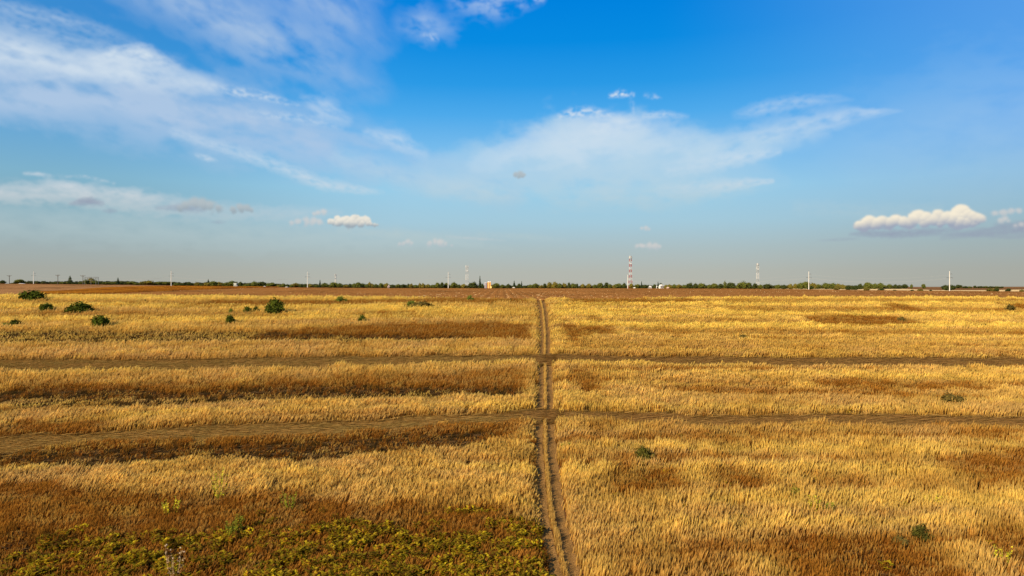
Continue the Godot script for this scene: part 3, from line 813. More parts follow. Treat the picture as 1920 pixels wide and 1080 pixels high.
func bush(called: String, kind: String, i: int, at: Vector3, wide: float, tall: float, label: String, group: String) -> void:
	var key := kind + str(i % 3)
	if not bush_kinds.has(key):
		var r := RandomNumberGenerator.new(); r.seed = key.hash() % 7777
		var forms := []
		var n := 6
		for k in n:
			var a := TAU * k / n + r.randf(); var rr := r.randf_range(0.17, 0.26)
			forms.append([Vector3(cos(a) * (0.5 - rr), r.randf_range(0.22, 0.55), sin(a) * (0.5 - rr)), Vector3(rr, r.randf_range(0.22, 0.34), rr)])
		forms.append([Vector3(r.randf_range(-0.12, 0.12), 0.6, 0), Vector3(0.3, 0.36, 0.3)])
		var light := {"b": Color(0.085, 0.098, 0.013), "g": Color(0.17, 0.19, 0.03), "l": Color(0.15, 0.105, 0.025), "m": Color(0.095, 0.085, 0.015), "d": Color(0.06, 0.072, 0.02), "o": Color(0.17, 0.14, 0.03)}
		var deep := {"b": Color(0.026, 0.035, 0.007), "g": Color(0.07, 0.09, 0.015), "l": Color(0.06, 0.045, 0.014), "m": Color(0.038, 0.034, 0.010), "d": Color(0.024, 0.034, 0.012), "o": Color(0.08, 0.068, 0.018)}
		var st := Blades.new()
		for k in 9:
			var a := r.randf() * TAU
			st.blade(Vector3(cos(a) * 0.04, -0.05, sin(a) * 0.04), Vector3(cos(a) * 0.3, r.randf_range(0.5, 0.9), sin(a) * 0.3), Vector3.ZERO, 0.03, 0.012, Vector3(sin(a), 0, -cos(a)), Color(0.09, 0.06, 0.035), Color(0.09, 0.06, 0.035))
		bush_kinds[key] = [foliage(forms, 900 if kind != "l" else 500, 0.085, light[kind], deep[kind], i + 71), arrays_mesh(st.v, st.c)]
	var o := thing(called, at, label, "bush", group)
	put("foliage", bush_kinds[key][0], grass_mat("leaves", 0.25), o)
	put("branches", bush_kinds[key][1], paint("twig", Color.WHITE, 0.9, true), o)
	o.rotation.y = i * 1.9
	o.scale = Vector3(wide, tall, wide * 0.8)

func sprout(style: String, i: int, at: Vector3, wide: float, tall: float, label: String) -> void:
	var r := RandomNumberGenerator.new(); r.seed = 500 + i
	var names := {"y": "yellow_green_plant", "g": "green_weed_plant", "p": "dry_thistle"}
	var o := thing(names[style], at, label, "plant", "single plants standing out of the grass")
	var leafs := {"y": [Color(0.56, 0.46, 0.02), Color(0.40, 0.36, 0.02), Color(0.2, 0.2, 0.025)], "g": [Color(0.17, 0.18, 0.016), Color(0.10, 0.11, 0.012), Color(0.26, 0.25, 0.02)], "p": [Color(0.34, 0.22, 0.10), Color(0.40, 0.28, 0.15), Color(0.3, 0.18, 0.08)]}
	var n := 7 if style != "g" else 9
	for k in n:
		var b := Blades.new()
		var a := TAU * k / n + r.randf() * 0.6; var out := r.randf_range(0.25, 0.55) * wide; var h := tall * r.randf_range(0.65, 1.0)
		var base := Vector3(cos(a) * 0.04, -0.05, sin(a) * 0.04); var tip := Vector3(cos(a) * out, h, sin(a) * out * 0.7); var bow := Vector3(cos(a), -0.3, sin(a)) * out * 0.22
		var side := Vector3(sin(a), 0, -cos(a))
		b.blade(base, tip, bow, 0.04, 0.03, side, leafs[style][2], leafs[style][1])
		for q in (26 if style != "p" else 12):
			var t := r.randf_range(0.2, 1.0)
			var p := base.lerp(tip, t) + bow * (1.0 - absf(t - 0.5) * 2.0); var w := r.randf() * TAU
			var al := Vector3(cos(w), r.randf_range(-0.1, 0.7), sin(w)) * r.randf_range(0.12, 0.24)
			b.leaf(p, al, al.cross(Vector3.UP).normalized() * 0.07, leafs[style][r.randi() % 3])
		put("leafy_stem" if style != "p" else "dry_stem", arrays_mesh(b.v, b.c), grass_mat("leaves", 0.25), o)
		if style == "p":
			var hd := put("seed_head", lump_mesh(6, 5, k), paint("seed_head", Color(0.4, 0.28, 0.17)), o)
			hd.position = tip; hd.scale = Vector3.ONE * 0.07

# ---------------------------------------------------------------- built things
func bar(st: SurfaceTool, a: Vector3, b: Vector3, w: float) -> void:
	var m := BoxMesh.new(); m.size = Vector3(w, w, (b - a).length())
	var up := Vector3.UP if absf((b - a).normalized().y) < 0.98 else Vector3.RIGHT
	st.append_from(m, 0, Transform3D(Basis.looking_at(b - a, up), (a + b) * 0.5))

func box(called: String, size: Vector3, at: Vector3, mat: Material, parent: Node) -> MeshInstance3D:
	var m := BoxMesh.new(); m.size = size
	var o := put(called, m, mat, parent); o.position = at
	return o

func power_pole(x: float, d: float, top: float, arms: int, label: String) -> void:
	var h := top
	var o := thing("power_pole", on(x, d, -0.3), label, "power pole", "white power poles along the horizon")
	var white := paint("white_concrete", Color(0.56, 0.53, 0.47), 0.7)
	var steel := paint("dark_steel", Color(0.10, 0.105, 0.11), 0.6)
	var shaft := put("shaft", pole_mesh(0.38, 0.22, h * 0.95, 12), white, o); shaft.position.y = h * 0.475
	var cap := put("lightning_rod", pole_mesh(0.07, 0.03, h * 0.07, 6), steel, o); cap.position.y = h * 0.98
	if arms:
		for a in [[1.0, 0.82, 2.0], [1.0, 0.655, 2.3], [-1.0, 0.655, 2.3]]:
			var st := SurfaceTool.new(); st.begin(Mesh.PRIMITIVE_TRIANGLES)
			bar(st, Vector3(0, a[1] * h - 0.5, 0), Vector3(a[0] * a[2], a[1] * h, 0), 0.14)
			bar(st, Vector3(0, a[1] * h, 0), Vector3(a[0] * a[2], a[1] * h + 0.01, 0), 0.16)
			var arm := put("crossarm", st.commit(), steel, o)
			var ins := put("insulator", pole_mesh(0.08, 0.08, 0.9, 6), steel, arm); ins.position = Vector3(a[0] * a[2], a[1] * h - 0.5, 0)

func cables(a: Vector3, b: Vector3, label: String) -> void:
	var o := thing("power_line", a, label, "power line", "cables between the white power poles")
	for k in [[2.0, 0.82], [2.3, 0.655], [-2.3, 0.655]]:
		var st := SurfaceTool.new(); st.begin(Mesh.PRIMITIVE_TRIANGLES)
		var span := b - a
		for i in 14:
			var t0 := i / 14.0; var t1 := (i + 1) / 14.0
			var off := Vector3(k[0], k[1] * 18.0 - 0.9, 0)
			bar(st, off + span * t0 - Vector3(0, 3.4 * 4.0 * t0 * (1 - t0), 0), off + span * t1 - Vector3(0, 3.4 * 4.0 * t1 * (1 - t1), 0), 0.05)
		put("cable", st.commit(), paint("cable", Color(0.25, 0.25, 0.25), 0.5), o)

func utility_pole(x: float, d: float, h: float, wide: float, label: String) -> void:
	var o := thing("utility_pole", on(x, d, -0.3), label, "utility pole", "dark utility poles on the left rise")
	var wood := paint("dark_wood", Color(0.085, 0.07, 0.055), 0.9)
	var s := put("post", pole_mesh(0.30, 0.2, h, 8), wood, o); s.position.y = h / 2
	box("crossarm", Vector3(wide, 0.28, 0.24), Vector3(0, h - 0.35, 0.28), wood, o)
	for k in [-0.45, -0.15, 0.15, 0.45]:
		var i := put("insulator", pole_mesh(0.12, 0.08, 0.4, 6), paint("glazed", Color(0.2, 0.2, 0.19), 0.4), o); i.position = Vector3(k * wide, h + 0.02, 0.28)
	var st := SurfaceTool.new(); st.begin(Mesh.PRIMITIVE_TRIANGLES)
	bar(st, Vector3(-wide * 0.3, h - 0.5, 0.28), Vector3(0, h - 1.6, 0.2), 0.1)
	bar(st, Vector3(wide * 0.3, h - 0.5, 0.28), Vector3(0, h - 1.6, 0.2), 0.1)
	put("brace", st.commit(), wood, o)

func mast(x: float, d: float, h: float, top_w: float, base_w: float, look: String, label: String) -> void:
	var o := thing("lattice_mast", on(x, d, -0.3), label, "lattice mast", "lattice radio masts along the horizon")
	var white := paint("white_steel", Color(0.46, 0.45, 0.43), 0.5); var red := paint("red_steel", Color(0.3, 0.035, 0.025), 0.5); var grey := paint("grey_steel", Color(0.28, 0.29, 0.29), 0.5)
	var n := 12 if look == "r" else 8
	var thick := 0.00017 * d
	for k in n:
		var y0 := h * k / n; var y1 := h * (k + 1) / n
		var w0 := lerpf(base_w, top_w, smoothstep(0.0, 0.6, float(k) / n)) * 0.5; var w1 := lerpf(base_w, top_w, smoothstep(0.0, 0.6, float(k + 1) / n)) * 0.5
		var st := SurfaceTool.new(); st.begin(Mesh.PRIMITIVE_TRIANGLES)
		var q := [Vector2(-1, -1), Vector2(1, -1), Vector2(1, 1), Vector2(-1, 1)]
		for e in 4:
			var a: Vector2 = q[e]; var b: Vector2 = q[(e + 1) % 4]
			bar(st, Vector3(a.x * w0, y0, a.y * w0), Vector3(a.x * w1, y1, a.y * w1), thick * 1.5)
			bar(st, Vector3(a.x * w1, y1, a.y * w1), Vector3(b.x * w1, y1, b.y * w1), thick)
			bar(st, Vector3(a.x * w0, y0, a.y * w0), Vector3(b.x * w1, y1, b.y * w1), thick * 0.8)
			bar(st, Vector3(b.x * w0, y0, b.y * w0), Vector3(a.x * w1, y1, a.y * w1), thick * 0.8)
		var m: Material = white
		if look == "r": m = white if k % 2 == 1 else red
		elif k % 3 == 2: m = grey
		put("lattice_section", st.commit(), m, o)
	var r := top_w * 0.5 + 0.5
	for k in 6:
		var a := TAU * k / 6.0
		var p := box("antenna_panel", Vector3(0.6, h * 0.075, 0.3), Vector3(cos(a) * r, h * 0.965, sin(a) * r), white if k % 2 == 0 else grey, o); p.rotation.y = -a + PI / 2
	box("platform", Vector3(top_w + 1.2, 0.25, top_w + 1.2), Vector3(0, h * 0.915, 0), grey, o)
	for k in 2:
		var dish := put("dish", pole_mesh(0.9, 0.75, 0.4, 14), white if k else grey, o)
		dish.position = Vector3(-0.4 + k * 0.9, h * (0.86 - 0.09 * k), top_w * 0.5 + 0.3); dish.rotation.x = PI / 2
	var rod := put("lightning_rod", pole_mesh(0.12, 0.05, h * 0.07, 6), grey, o); rod.position.y = h * 1.03

func house(called: String, at: Vector3, size: Vector3, wall: Color, roof: Color, turn: float, label: String) -> void:
	var o := thing(called, at, label, "house" if called != "shed" else "shed")
	o.rotation.y = turn
	var wm := paint("wall %s" % wall, wall, 0.9); var rm := paint("roof %s" % roof, roof, 0.8)
	box("wall", Vector3(size.x, size.y, size.z), Vector3(0, size.y / 2, 0), wm, o)
	var p := PrismMesh.new(); p.size = Vector3(size.x + 0.8, size.y * 0.75, size.z + 0.8)
	var r := put("roof", p, rm, o); r.position.y = size.y * 1.375 + 0.01
	var gl := paint("window_glass", Color(0.05, 0.06, 0.07), 0.2)
	for k in [-0.3, 0.3]:
		box("window", Vector3(size.x * 0.16, size.y * 0.36, 0.1), Vector3(size.x * k, size.y * 0.58, size.z / 2 + 0.03), gl, o)
	box("door", Vector3(size.x * 0.14, size.y * 0.66, 0.1), Vector3(0, size.y * 0.33, size.z / 2 + 0.03), paint("door_wood", Color(0.12, 0.07, 0.04)), o)

func silos(a: Vector3, s: float) -> void:
	# s: metres per pixel of the photograph at that distance
	var o := thing("orange_silo", a, "cream orange silo tower with a pale cap, right of the dark cypress", "silo")
	var cream := paint("cream_render", Color(0.78, 0.42, 0.14), 0.8); var pale := paint("pale_sheet", Color(0.72, 0.66, 0.58), 0.5)
	for k in [-1, 1]:
		var t := put("silo_barrel", pole_mesh(1.5 * s, 1.5 * s, 13.0 * s, 20), cream, o); t.position = Vector3(k * 1.62 * s, 6.5 * s, 0)
		var c := put("silo_cap", pole_mesh(1.55 * s, 0.4 * s, 1.6 * s, 20), pale, o); c.position = Vector3(k * 1.62 * s, 13.8 * s, 0)
	box("ladder_shaft", Vector3(0.5 * s, 13.0 * s, 0.5 * s), Vector3(0, 6.5 * s, 1.3 * s), paint("rust_shaft", Color(0.2, 0.07, 0.03)), o)
	box("annex", Vector3(2.0 * s, 5.0 * s, 3.0 * s), Vector3(3.2 * s, 2.5 * s, 0.8 * s), paint("yellow_render", Color(0.78, 0.55, 0.2)), o)
	var g := thing("grey_silo", a + Vector3(-7.0 * s, 0, -2.0), "grey violet silo with a dark red elevator house, left of the orange silo", "silo")
	var grey := paint("grey_sheet", Color(0.36, 0.31, 0.34), 0.5)
	for k in [-1, 1]:
		var t := put("silo_barrel", pole_mesh(0.9 * s, 0.9 * s, 11.5 * s, 16), grey, g); t.position = Vector3(k * 1.1 * s, 5.75 * s, 0)
		var c := put("silo_cap", pole_mesh(0.95 * s, 0.2 * s, 1.0 * s, 16), pale, g); c.position = Vector3(k * 1.1 * s, 12.0 * s, 0)
	box("elevator_house", Vector3(2.4 * s, 12.3 * s, 2.0 * s), Vector3(3.2 * s, 6.15 * s, -1.0), paint("dark_red", Color(0.12, 0.035, 0.025)), g)

func grey_shed(at: Vector3, w: float, h: float) -> void:
	var o := thing("grey_shed", at, "grey box shed with a lean-to side, at the orange grass's right end", "shed")
	box("wall", Vector3(w * 0.8, h * 0.9, w * 0.7), Vector3(-w * 0.08, h * 0.45, 0), paint("grey_boards", Color(0.36, 0.38, 0.34), 0.9), o)
	box("roof", Vector3(w * 0.88, h * 0.1, w * 0.8), Vector3(-w * 0.08, h * 0.95, 0), paint("shed_roof", Color(0.5, 0.5, 0.46), 0.8), o)
	box("lean_to", Vector3(w * 0.24, h * 0.55, w * 0.5), Vector3(w * 0.45, h * 0.275, 0), paint("lean_to_boards", Color(0.2, 0.2, 0.18), 0.9), o)
	box("door", Vector3(w * 0.2, h * 0.6, 0.12), Vector3(-w * 0.08, h * 0.3, w * 0.36), paint("door_wood", Color(0.12, 0.07, 0.04)), o)

func scrub_belt() -> void:
	var s := Scatter.new()
	for i in 900:
		var d := rng.randf_range(850.0, 930.0); var x := rng.randf_range(-0.72, 0.56) * d
		var c := Color(0.10, 0.10, 0.03).lerp(Color(0.05, 0.055, 0.02), rng.randf())
		s.add(on(x, d), rng.randf() * TAU, rng.randf_range(6.0, 11.0), rng.randf_range(2.6, 5.0), 0.0, 0.0, c * 9.0)
	grow("scrub_belt", s, foliage(tree_forms("d", 1), 160, 0.11, Color(0.12, 0.12, 0.12), Color(0.05, 0.05, 0.05), 40), grass_mat("leaves", 0.25), "low continuous scrub filling the gaps behind the far tree belt", "scrub")

func portal(x0: float, x1: float, d: float, h: float) -> void:
	var o := thing("steel_portal", on((x0 + x1) * 0.5, d, -0.3), "dark steel substation portal frame above the bushes, beside the third utility pole", "steel frame")
	var m := paint("dark_steel", Color(0.10, 0.105, 0.11), 0.6)
	var w := (x1 - x0) * 0.5
	var st := SurfaceTool.new(); st.begin(Mesh.PRIMITIVE_TRIANGLES)
	for k in 12:
		var a := -w + 2 * w * k / 12.0; var b := -w + 2 * w * (k + 1) / 12.0
		bar(st, Vector3(a, h, 0), Vector3(b, h, 0), 0.2); bar(st, Vector3(a, h - 1.0, 0), Vector3(b, h - 1.0, 0), 0.2)
		bar(st, Vector3(a, h - 1.0 * (k % 2), 0), Vector3(b, h - 1.0 * ((k + 1) % 2), 0), 0.14)
	put("beam", st.commit(), m, o)
	for k in [-1.0, -0.1, 0.62, 1.0]:
		var p := put("post", pole_mesh(0.2, 0.16, h, 6), m, o); p.position = Vector3(w * k, h / 2, 0)
	for k in [-0.6, -0.35, 0.3, 0.8]:
		var p := put("insulator", pole_mesh(0.1, 0.1, 1.6, 6), m, o); p.position = Vector3(w * k, h - 1.8, 0)

# ----------------------------------------------------------------
func _ready() -> void:
	rng.seed = 77
	n_big.seed = 3; n_big.frequency = 0.035; n_big.fractal_octaves = 3
	n_mid.seed = 8; n_mid.frequency = 0.16; n_mid.fractal_octaves = 3
	n_fine.seed = 15; n_fine.frequency = 0.2; n_fine.fractal_octaves = 2
	var cam := Camera3D.new()
	cam.name = "camera"
	cam.position = Vector3(0, EYE, 0)
	cam.fov = 2.0 * rad_to_deg(atan(540.0 / 1297.0))
	cam.near = 0.5; cam.far = 20000.0
	add_child(cam)
	cam.current = true
	var env := Environment.new()
	env.background_mode = Environment.BG_SKY
	env.tonemap_mode = Environment.TONE_MAPPER_LINEAR
	env.tonemap_exposure = 1.75
	env.sdfgi_enabled = true; env.ssao_enabled = true; env.ssil_enabled = true
	var sm := PanoramaSkyMaterial.new()
	sm.panorama = ImageTexture.create_from_image(make_sky())
	sm.energy_multiplier = 1.0 / 1.75
	var sky := Sky.new(); sky.sky_material = sm
	env.sky = sky
	env.sky_rotation = Vector3(0, PI, 0)
	var we := WorldEnvironment.new(); we.name = "world"; we.environment = env
	add_child(we)
	var sun := DirectionalLight3D.new()
	sun.name = "sun"
	sun.light_energy = 1.6
	sun.light_color = Color(1.0, 0.93, 0.80)
	sun.light_angular_distance = 0.5
	sun.shadow_enabled = true
	add_child(sun)
	sun.look_at_from_position(Vector3(-0.60, 0.48, 0.64) * 10.0, Vector3.ZERO)
	# ground
	var gm := soil("bare_earth", Color(0.17, 0.085, 0.034), 0.08, 0.02)
	# one sheet from behind the camera to the horizon
	var rows := PackedVector2Array()
	var gv := PackedVector3Array(); var gc := PackedColorArray(); var gi := PackedInt32Array(); var gn := PackedVector3Array()
	var dd := -80.0
	var nrow := 0
	while dd < 9000.0:
		for i in 161:
			var t := (i / 80.0 - 1.0)
			var x := t * (maxf(dd, 0.0) * 1.15 + 90.0)
			gv.append(on(x, dd)); gc.append(tint_of("land", x, dd))
			gn.append(Vector3(drop(x + 1.0, dd) - drop(x - 1.0, dd), 2.0, -(drop(x, dd + 1.0) - drop(x, dd - 1.0))).normalized())
		nrow += 1
		dd += maxf(2.5, (dd - 230.0) * 0.03 if dd > 230.0 else 2.5)
	for j in nrow - 1:
		for i in 160:
			var a := j * 161 + i
			gi.append_array(PackedInt32Array([a, a + 161, a + 1, a + 1, a + 161, a + 162]))
	var ground := put("ground", arrays_mesh(gv, gc, gi, gn), gm)
	tag(ground, "brown earth of the hillside and the land out to the horizon", "ground", "", "structure")
	far_edge = PackedFloat32Array([-230.39, 276.68, -198.56, 268.27, -165.38, 255.35, -119.74, 235.3, -84.76, 229.02, -45.2, 225.47, 7.62, 219.62, 41.02, 221.67, 83.44, 225.47, 128.64, 225.47, 164.92, 222.81, 185.53, 222.81])
	rut_d = PackedFloat32Array([47.31, 55.31, 57.74, 60.1, 63.29, 66.61, 71.75, 77.75, 80.2, 86.97, 94.98, 102.11, 110.38, 122.83, 140.99, 159.25, 182.06, 196.1, 225.47])
	rut_l = PackedFloat32Array([4.05, 3.5, 3.38, 3.24, 3.07, 2.98, 2.99, 3.12, 3.12, 3.35, 3.7, 4.17, 4.55, 5.11, 5.92, 6.81, 7.58, 7.97, 8])
	rut_r = PackedFloat32Array([5.43, 5.03, 4.81, 4.73, 4.57, 4.5, 4.56, 4.71, 4.7, 4.94, 5.33, 5.65, 6.09, 6.68, 7.39, 8.35, 9.12, 9.53, 10.08])
	wedge_low = PackedFloat32Array([-183.58, 293.95, -189.48, 336.66, -198.9, 409.48, -210.69, 506.06, -203.42, 599.63])
	var ploughed := put("ploughed_field", sheet(spread(PackedFloat32Array([-155.2, 248.51, -112.31, 231.21, -76.94, 226.8, -34.4, 223.07, 6.75, 218.94, 47.78, 221.34, 83.02, 224.34, 110.7, 224.34, 137.93, 223.62, 164.23, 221.89, 188.19, 221.89]), 900), spread(PackedFloat32Array([-186.95, 299.34, -194.72, 400.87, -208.66, 615.08, -91.58, 593.92, 20.32, 658.89, 179.5, 831.48, 304.65, 823.18, 278.36, 564.12, 350.97, 569.02, 407.64, 550.73, 455.82, 537.46]), 900), 90, 0.30, "plough", false), soil("ploughed_earth", Color(0.25, 0.105, 0.028), 0.11, 0.03))
	tag(ploughed, "ploughed red brown field between the golden grass and the tree belt", "field", "", "structure")
	var stubble := put("stubble_field", sheet(spread(PackedFloat32Array([-260.93, 304.88, -223.95, 302.57, -222.11, 320.08, -216.68, 346.95, -221.36, 393.3, -241.97, 498.14, -249.79, 599.95]), 160), spread(PackedFloat32Array([-469.05, 548.06, -441.28, 596.19, -417.08, 601.06, -400.24, 640.88, -378.33, 672.18, -350.27, 721.11, -312.83, 751.36]), 160), 70, 0.16, "stubble"), soil("stubble_earth", Color(0.28, 0.135, 0.05), 0.09, 0.03))
	tag(stubble, "mauve brown stubble field on the rise at the left", "field", "", "structure")
	var verge := put("pale_stubble_strip", sheet(spread(PackedFloat32Array([282.31, 871.79, 318.74, 861.25, 257.92, 597.37, 283.91, 575.36, 315.42, 560.41, 354.33, 574.46, 387.82, 571.59, 416.81, 563.12, 466.21, 549.71]), 90), spread(PackedFloat32Array([318.57, 983.77, 353.09, 954.07, 405.75, 939.76, 464.72, 941.79, 494.21, 878.08, 434.17, 703.89, 480.37, 707.99, 565.85, 764.49, 618.97, 729.82]), 90), 16, 0.22, "pale"), soil("pale_stubble", Color(0.62, 0.42, 0.19), 0.05, 0.03))
	tag(verge, "pale straw strip beyond the ploughed field on the right", "field", "", "structure")
	var brown := put("brown_field", sheet(spread(PackedFloat32Array([452.23, 862.57, 440.64, 772.32, 438.22, 710.47, 483.91, 713.22, 569.47, 769.38, 622.9, 734.46]), 60), spread(PackedFloat32Array([480.44, 916.36, 536.11, 939.64, 588.4, 953.95, 870.1, 1282.41, 947.7, 1280.39, 1247.23, 1470.6]), 60), 16, 0.2, "pale"), soil("brown_field_earth", Color(0.16, 0.075, 0.03), 0.05, 0.03))
	tag(brown, "dark brown far field around the rightmost power pole", "field", "", "structure")
	for side in 2:
		var a := PackedVector2Array(); var b := PackedVector2Array()
		var q := rut_d[0]
		while q < rut_d[rut_d.size() - 1]:
			var r := rut_at(q)
			var c: float = r.x if side == 0 else r.y
			var w := (0.5 if side == 0 else 0.58) + n_mid.get_noise_2d(q, side * 40.0) * 0.12
			a.append(Vector2(c - w, q)); b.append(Vector2(c + w, q))
			q += 0.8
		var rut := put("wheel_rut", sheet(a, b, 6, 0.0, "rut"), soil("rut_earth", Color(0.20, 0.105, 0.032), 0.35, 0.03))
		tag(rut, ["left wheel rut of the farm track running up the hillside", "right wheel rut of the farm track running up the hillside"][side], "track", "", "structure")
	tag(put("mown_strip", sheet(spread(PackedFloat32Array([-117.82, 121.65, -97.85, 121.65, -73.64, 122.04, -49.61, 123.62, -20.97, 126.49, 4.24, 129.06, 8.48, 129.5, 26.11, 127.77, 51.86, 125.66, 76.75, 125.66, 119.89, 124.84]), 300), spread(PackedFloat32Array([-117.82, 131.74, -97.85, 132.19, -73.64, 132.65, -49.61, 134.05, -20.97, 135.97, 4.24, 137.44, 8.48, 137.44, 26.11, 135.48, 51.86, 134.53, 76.75, 134.53, 119.89, 134.05]), 300), 8, 0.07, "mown"), soil("flattened_straw_earth", Color(0.34, 0.185, 0.056), 0.3, 0.03)), "far strip of flattened brown straw crossing the whole field", "path", "", "structure")
	tag(put("mown_strip", sheet(spread(PackedFloat32Array([-77.43, 81.57, -65.27, 82.63, -59.01, 83.72, -50.23, 86.38, -46.71, 86.97, -34.38, 88.38, -23.32, 89.63, -11.93, 92.01, 3.06, 94.98, 6.12, 94.75, 10.65, 93.82, 26.29, 92.23, 40.45, 92.01, 56.19, 92.01, 85.59, 90.48]), 300), spread(PackedFloat32Array([-77.43, 86.57, -65.27, 88.18, -59.01, 89, -50.23, 90.48, -46.71, 91.78, -34.38, 92.9, -23.32, 94.51, -11.93, 96.67, 3.06, 99.18, 6.12, 99.18, 10.65, 98.67, 26.29, 97.41, 40.45, 97.16, 56.19, 97.16, 85.59, 95.7]), 300), 8, 0.07, "mown"), soil("flattened_straw_earth", Color(0.34, 0.185, 0.056), 0.3, 0.03)), "near strip of flattened brown straw crossing the whole field", "path", "", "structure")
	# the field's plants
	for k in ["rust", "dark", "mown", "leaf", "gold", "yellow", "pink", "green"]:
		var z := PackedByteArray(); z.resize(GW * GH); zones[k] = z
	band("rust", 0.8, 0.5, [-96.2, 215.1, 203.7, -79.9, 215.9, 203.7, -59.7, 215.1, 202.6, -43.4, 216.6, 204.8, -18.9, 222.4, 207.1, 6.8, 220.2, 208.2])
	band("rust", 0.35, 0.5, [-158.1, 213.7, 205.9, -125.2, 213.7, 205.9, -94.9, 212.3, 204.8])
	band("rust", 0.4, 0.6, [-140.5, 189.9, 180, -105.9, 190.8, 180.9, -69.9, 188.9, 179.1, -57.7, 187.1, 179.1])
	band("pink", 0.9, 0.5, [-57, 205.3, 187, -47.8, 206.4, 187, -37.6, 203.1, 188.9])
	band("rust", 0.9, 0.5, [-44.9, 166.5, 157.2, -34.1, 170.2, 153.3, -21.2, 171.8, 152, -8, 173.4, 150.8, 5.8, 170.2, 150.2])
	band("rust", 0.8, 0.5, [-60.3, 162.9, 152, -50.7, 164.3, 152, -39.3, 164.3, 153.3])
	band("dark", 0.95, 0.45, [-159, 163.6, 143, -121.1, 163.6, 143.6, -111, 163.6, 145.3, -89.7, 161.5, 146.4, -60.3, 162.9, 147.6, -44.5, 160.2, 148.2, -31.8, 158.8, 148.8, -7.3, 157.5, 149.4])
	band("mown", 1, 0.32, [-128, 131.7, 120.5, -97.8, 132.2, 120.9, -73.6, 132.7, 121.3, -49.6, 134.1, 122.9, -21, 136, 125.8, 4.2, 137.4, 128.8, 10.6, 137.9, 129.3])
	band("rust", 0.7, 0.5, [-83.1, 112.2, 102.5, -72, 113.9, 104.5, -53.6, 113.9, 104.5, -32.3, 116.4, 106, -10.2, 120.1, 107.6, 3.9, 126.1, 106.6])
	band("dark", 1, 0.4, [-106.5, 109.6, 96.9, -81.6, 110.3, 97.7, -73.5, 110.9, 98.7, -61.8, 111.2, 99.2, -51.4, 109.3, 99, -41.5, 112.2, 102, -29.7, 113.2, 102.6, -13.9, 112.6, 104.3, 0, 111.9, 104.9, 3.8, 111.2, 105.5])
	band("dark", 0.9, 0.4, [-65.9, 107.5, 90.1, -64.8, 107.5, 88.8, -63.1, 106.5, 90.1])
	band("rust", 0.8, 0.5, [-69, 93.2, 84.4, -63.4, 93.4, 85.1, -56.9, 94.6, 86.7, -51.2, 92.3, 86.7])
	band("mown", 1, 0.32, [-84.5, 87, 79.6, -65.3, 88.2, 81, -59, 89, 82.2, -50.2, 90.5, 85.2, -46.7, 91.8, 85.8, -34.4, 92.9, 87.2, -23.3, 94.5, 88.5, -11.9, 96.7, 90.8, 3.1, 99.4, 94.1, 6.1, 99.7, 94.3])
	band("rust", 0.8, 0.55, [-62, 83.7, 75.8, -51.3, 87.6, 78.7, -33.5, 90.5, 79.7, -18.6, 92.7, 81.4, -7.3, 94.1, 83.2, 3, 96.5, 86.3])
	band("dark", 1, 0.4, [-79.6, 81.9, 70.3, -61.1, 82.6, 71.3, -58.1, 83.7, 74.6, -52.7, 84.5, 76.6, -39.8, 84.6, 77.3, -31.7, 85.6, 77.9, -24.1, 86.8, 78.2, -16.4, 88.8, 79.9, -6.9, 89.6, 82.8, 0, 91.8, 85.5])
	band("gold", 0.9, 0.5, [-51.3, 86.4, 82.8, -48.4, 87.2, 82.8, -45.7, 87.2, 83.6])
	band("gold", 0.9, 0.5, [-40.9, 88.4, 84, -37, 88.8, 84.7, -33.4, 88.4, 85.1])
	band("rust", 0.95, 0.45, [-71.4, 73.5, 33.5, -53.3, 72.1, 33.5, -41.4, 70.7, 33.5, -28.9, 69.4, 33.5, -16.7, 67.6, 33.5, -5.1, 66.6, 33.5, 2, 65.5, 33.5])
	band("rust", 1, 0.4, [-65.6, 67.6, 33.5, -38.2, 65.2, 33.5, -22.4, 63.1, 33.5, -7.7, 62, 33.5, 1.9, 63.1, 33.5])
	band("dark", 0.55, 0.7, [-61.8, 63.6, 33.3, -46.7, 63.1, 33.3, -43.1, 62, 33.3, -36.5, 59.1, 33.3])  # shadow in the lower left corner, put in as darker weeds
	band("dark", 0.45, 0.7, [-33.4, 61, 55.1, -29.9, 61.5, 55.1, -25, 60.1, 55.1])
	band("leaf", 0.55, 0.8, [-42.4, 61, 33.8, -35.8, 61, 33.8, -27.1, 62.9, 33.8, -19.6, 63.6, 33.8])
	band("leaf", 1, 0.75, [-22.8, 61.5, 33.8, -15.6, 63.1, 33.8, -7.9, 64.1, 33.8, -2.9, 63.6, 33.8, 1.9, 63.1, 33.8, 4.4, 62, 55.9])
	band("rust", 0.8, 0.5, [15.4, 222.4, 208.2, 27.8, 225, 207.1, 40.8, 220.2, 208.2, 62.3, 218.3, 208.2])
	band("rust", 0.45, 0.5, [61.8, 216.6, 207.1, 107.7, 218.3, 208.2, 215.5, 216.6, 207.1])
	band("rust", 0.5, 0.5, [58.3, 198.9, 188.2, 82.4, 197.8, 188.2, 112.9, 197.8, 188.2, 195.7, 196.8, 187.2])
	band("rust", 0.95, 0.5, [106.3, 204.2, 190.1, 113, 206.4, 189.2, 117.8, 203.1, 190.1])
	band("rust", 0.95, 0.5, [141.7, 204.2, 189.2, 149.6, 206.4, 188.2, 204.2, 205.3, 188.2])
	band("rust", 0.95, 0.5, [17.7, 183.4, 174.9, 20.6, 184.3, 174.1, 23.6, 182.6, 174.9])
	band("rust", 0.9, 0.5, [73.5, 181.7, 168.6, 82.4, 184.3, 167.8, 93.3, 183.4, 168.6, 103.2, 180.8, 169.3])
	band("rust", 0.3, 0.5, [23.5, 179.1, 170.1, 47, 179.1, 170.9, 72.2, 178.3, 170.1])
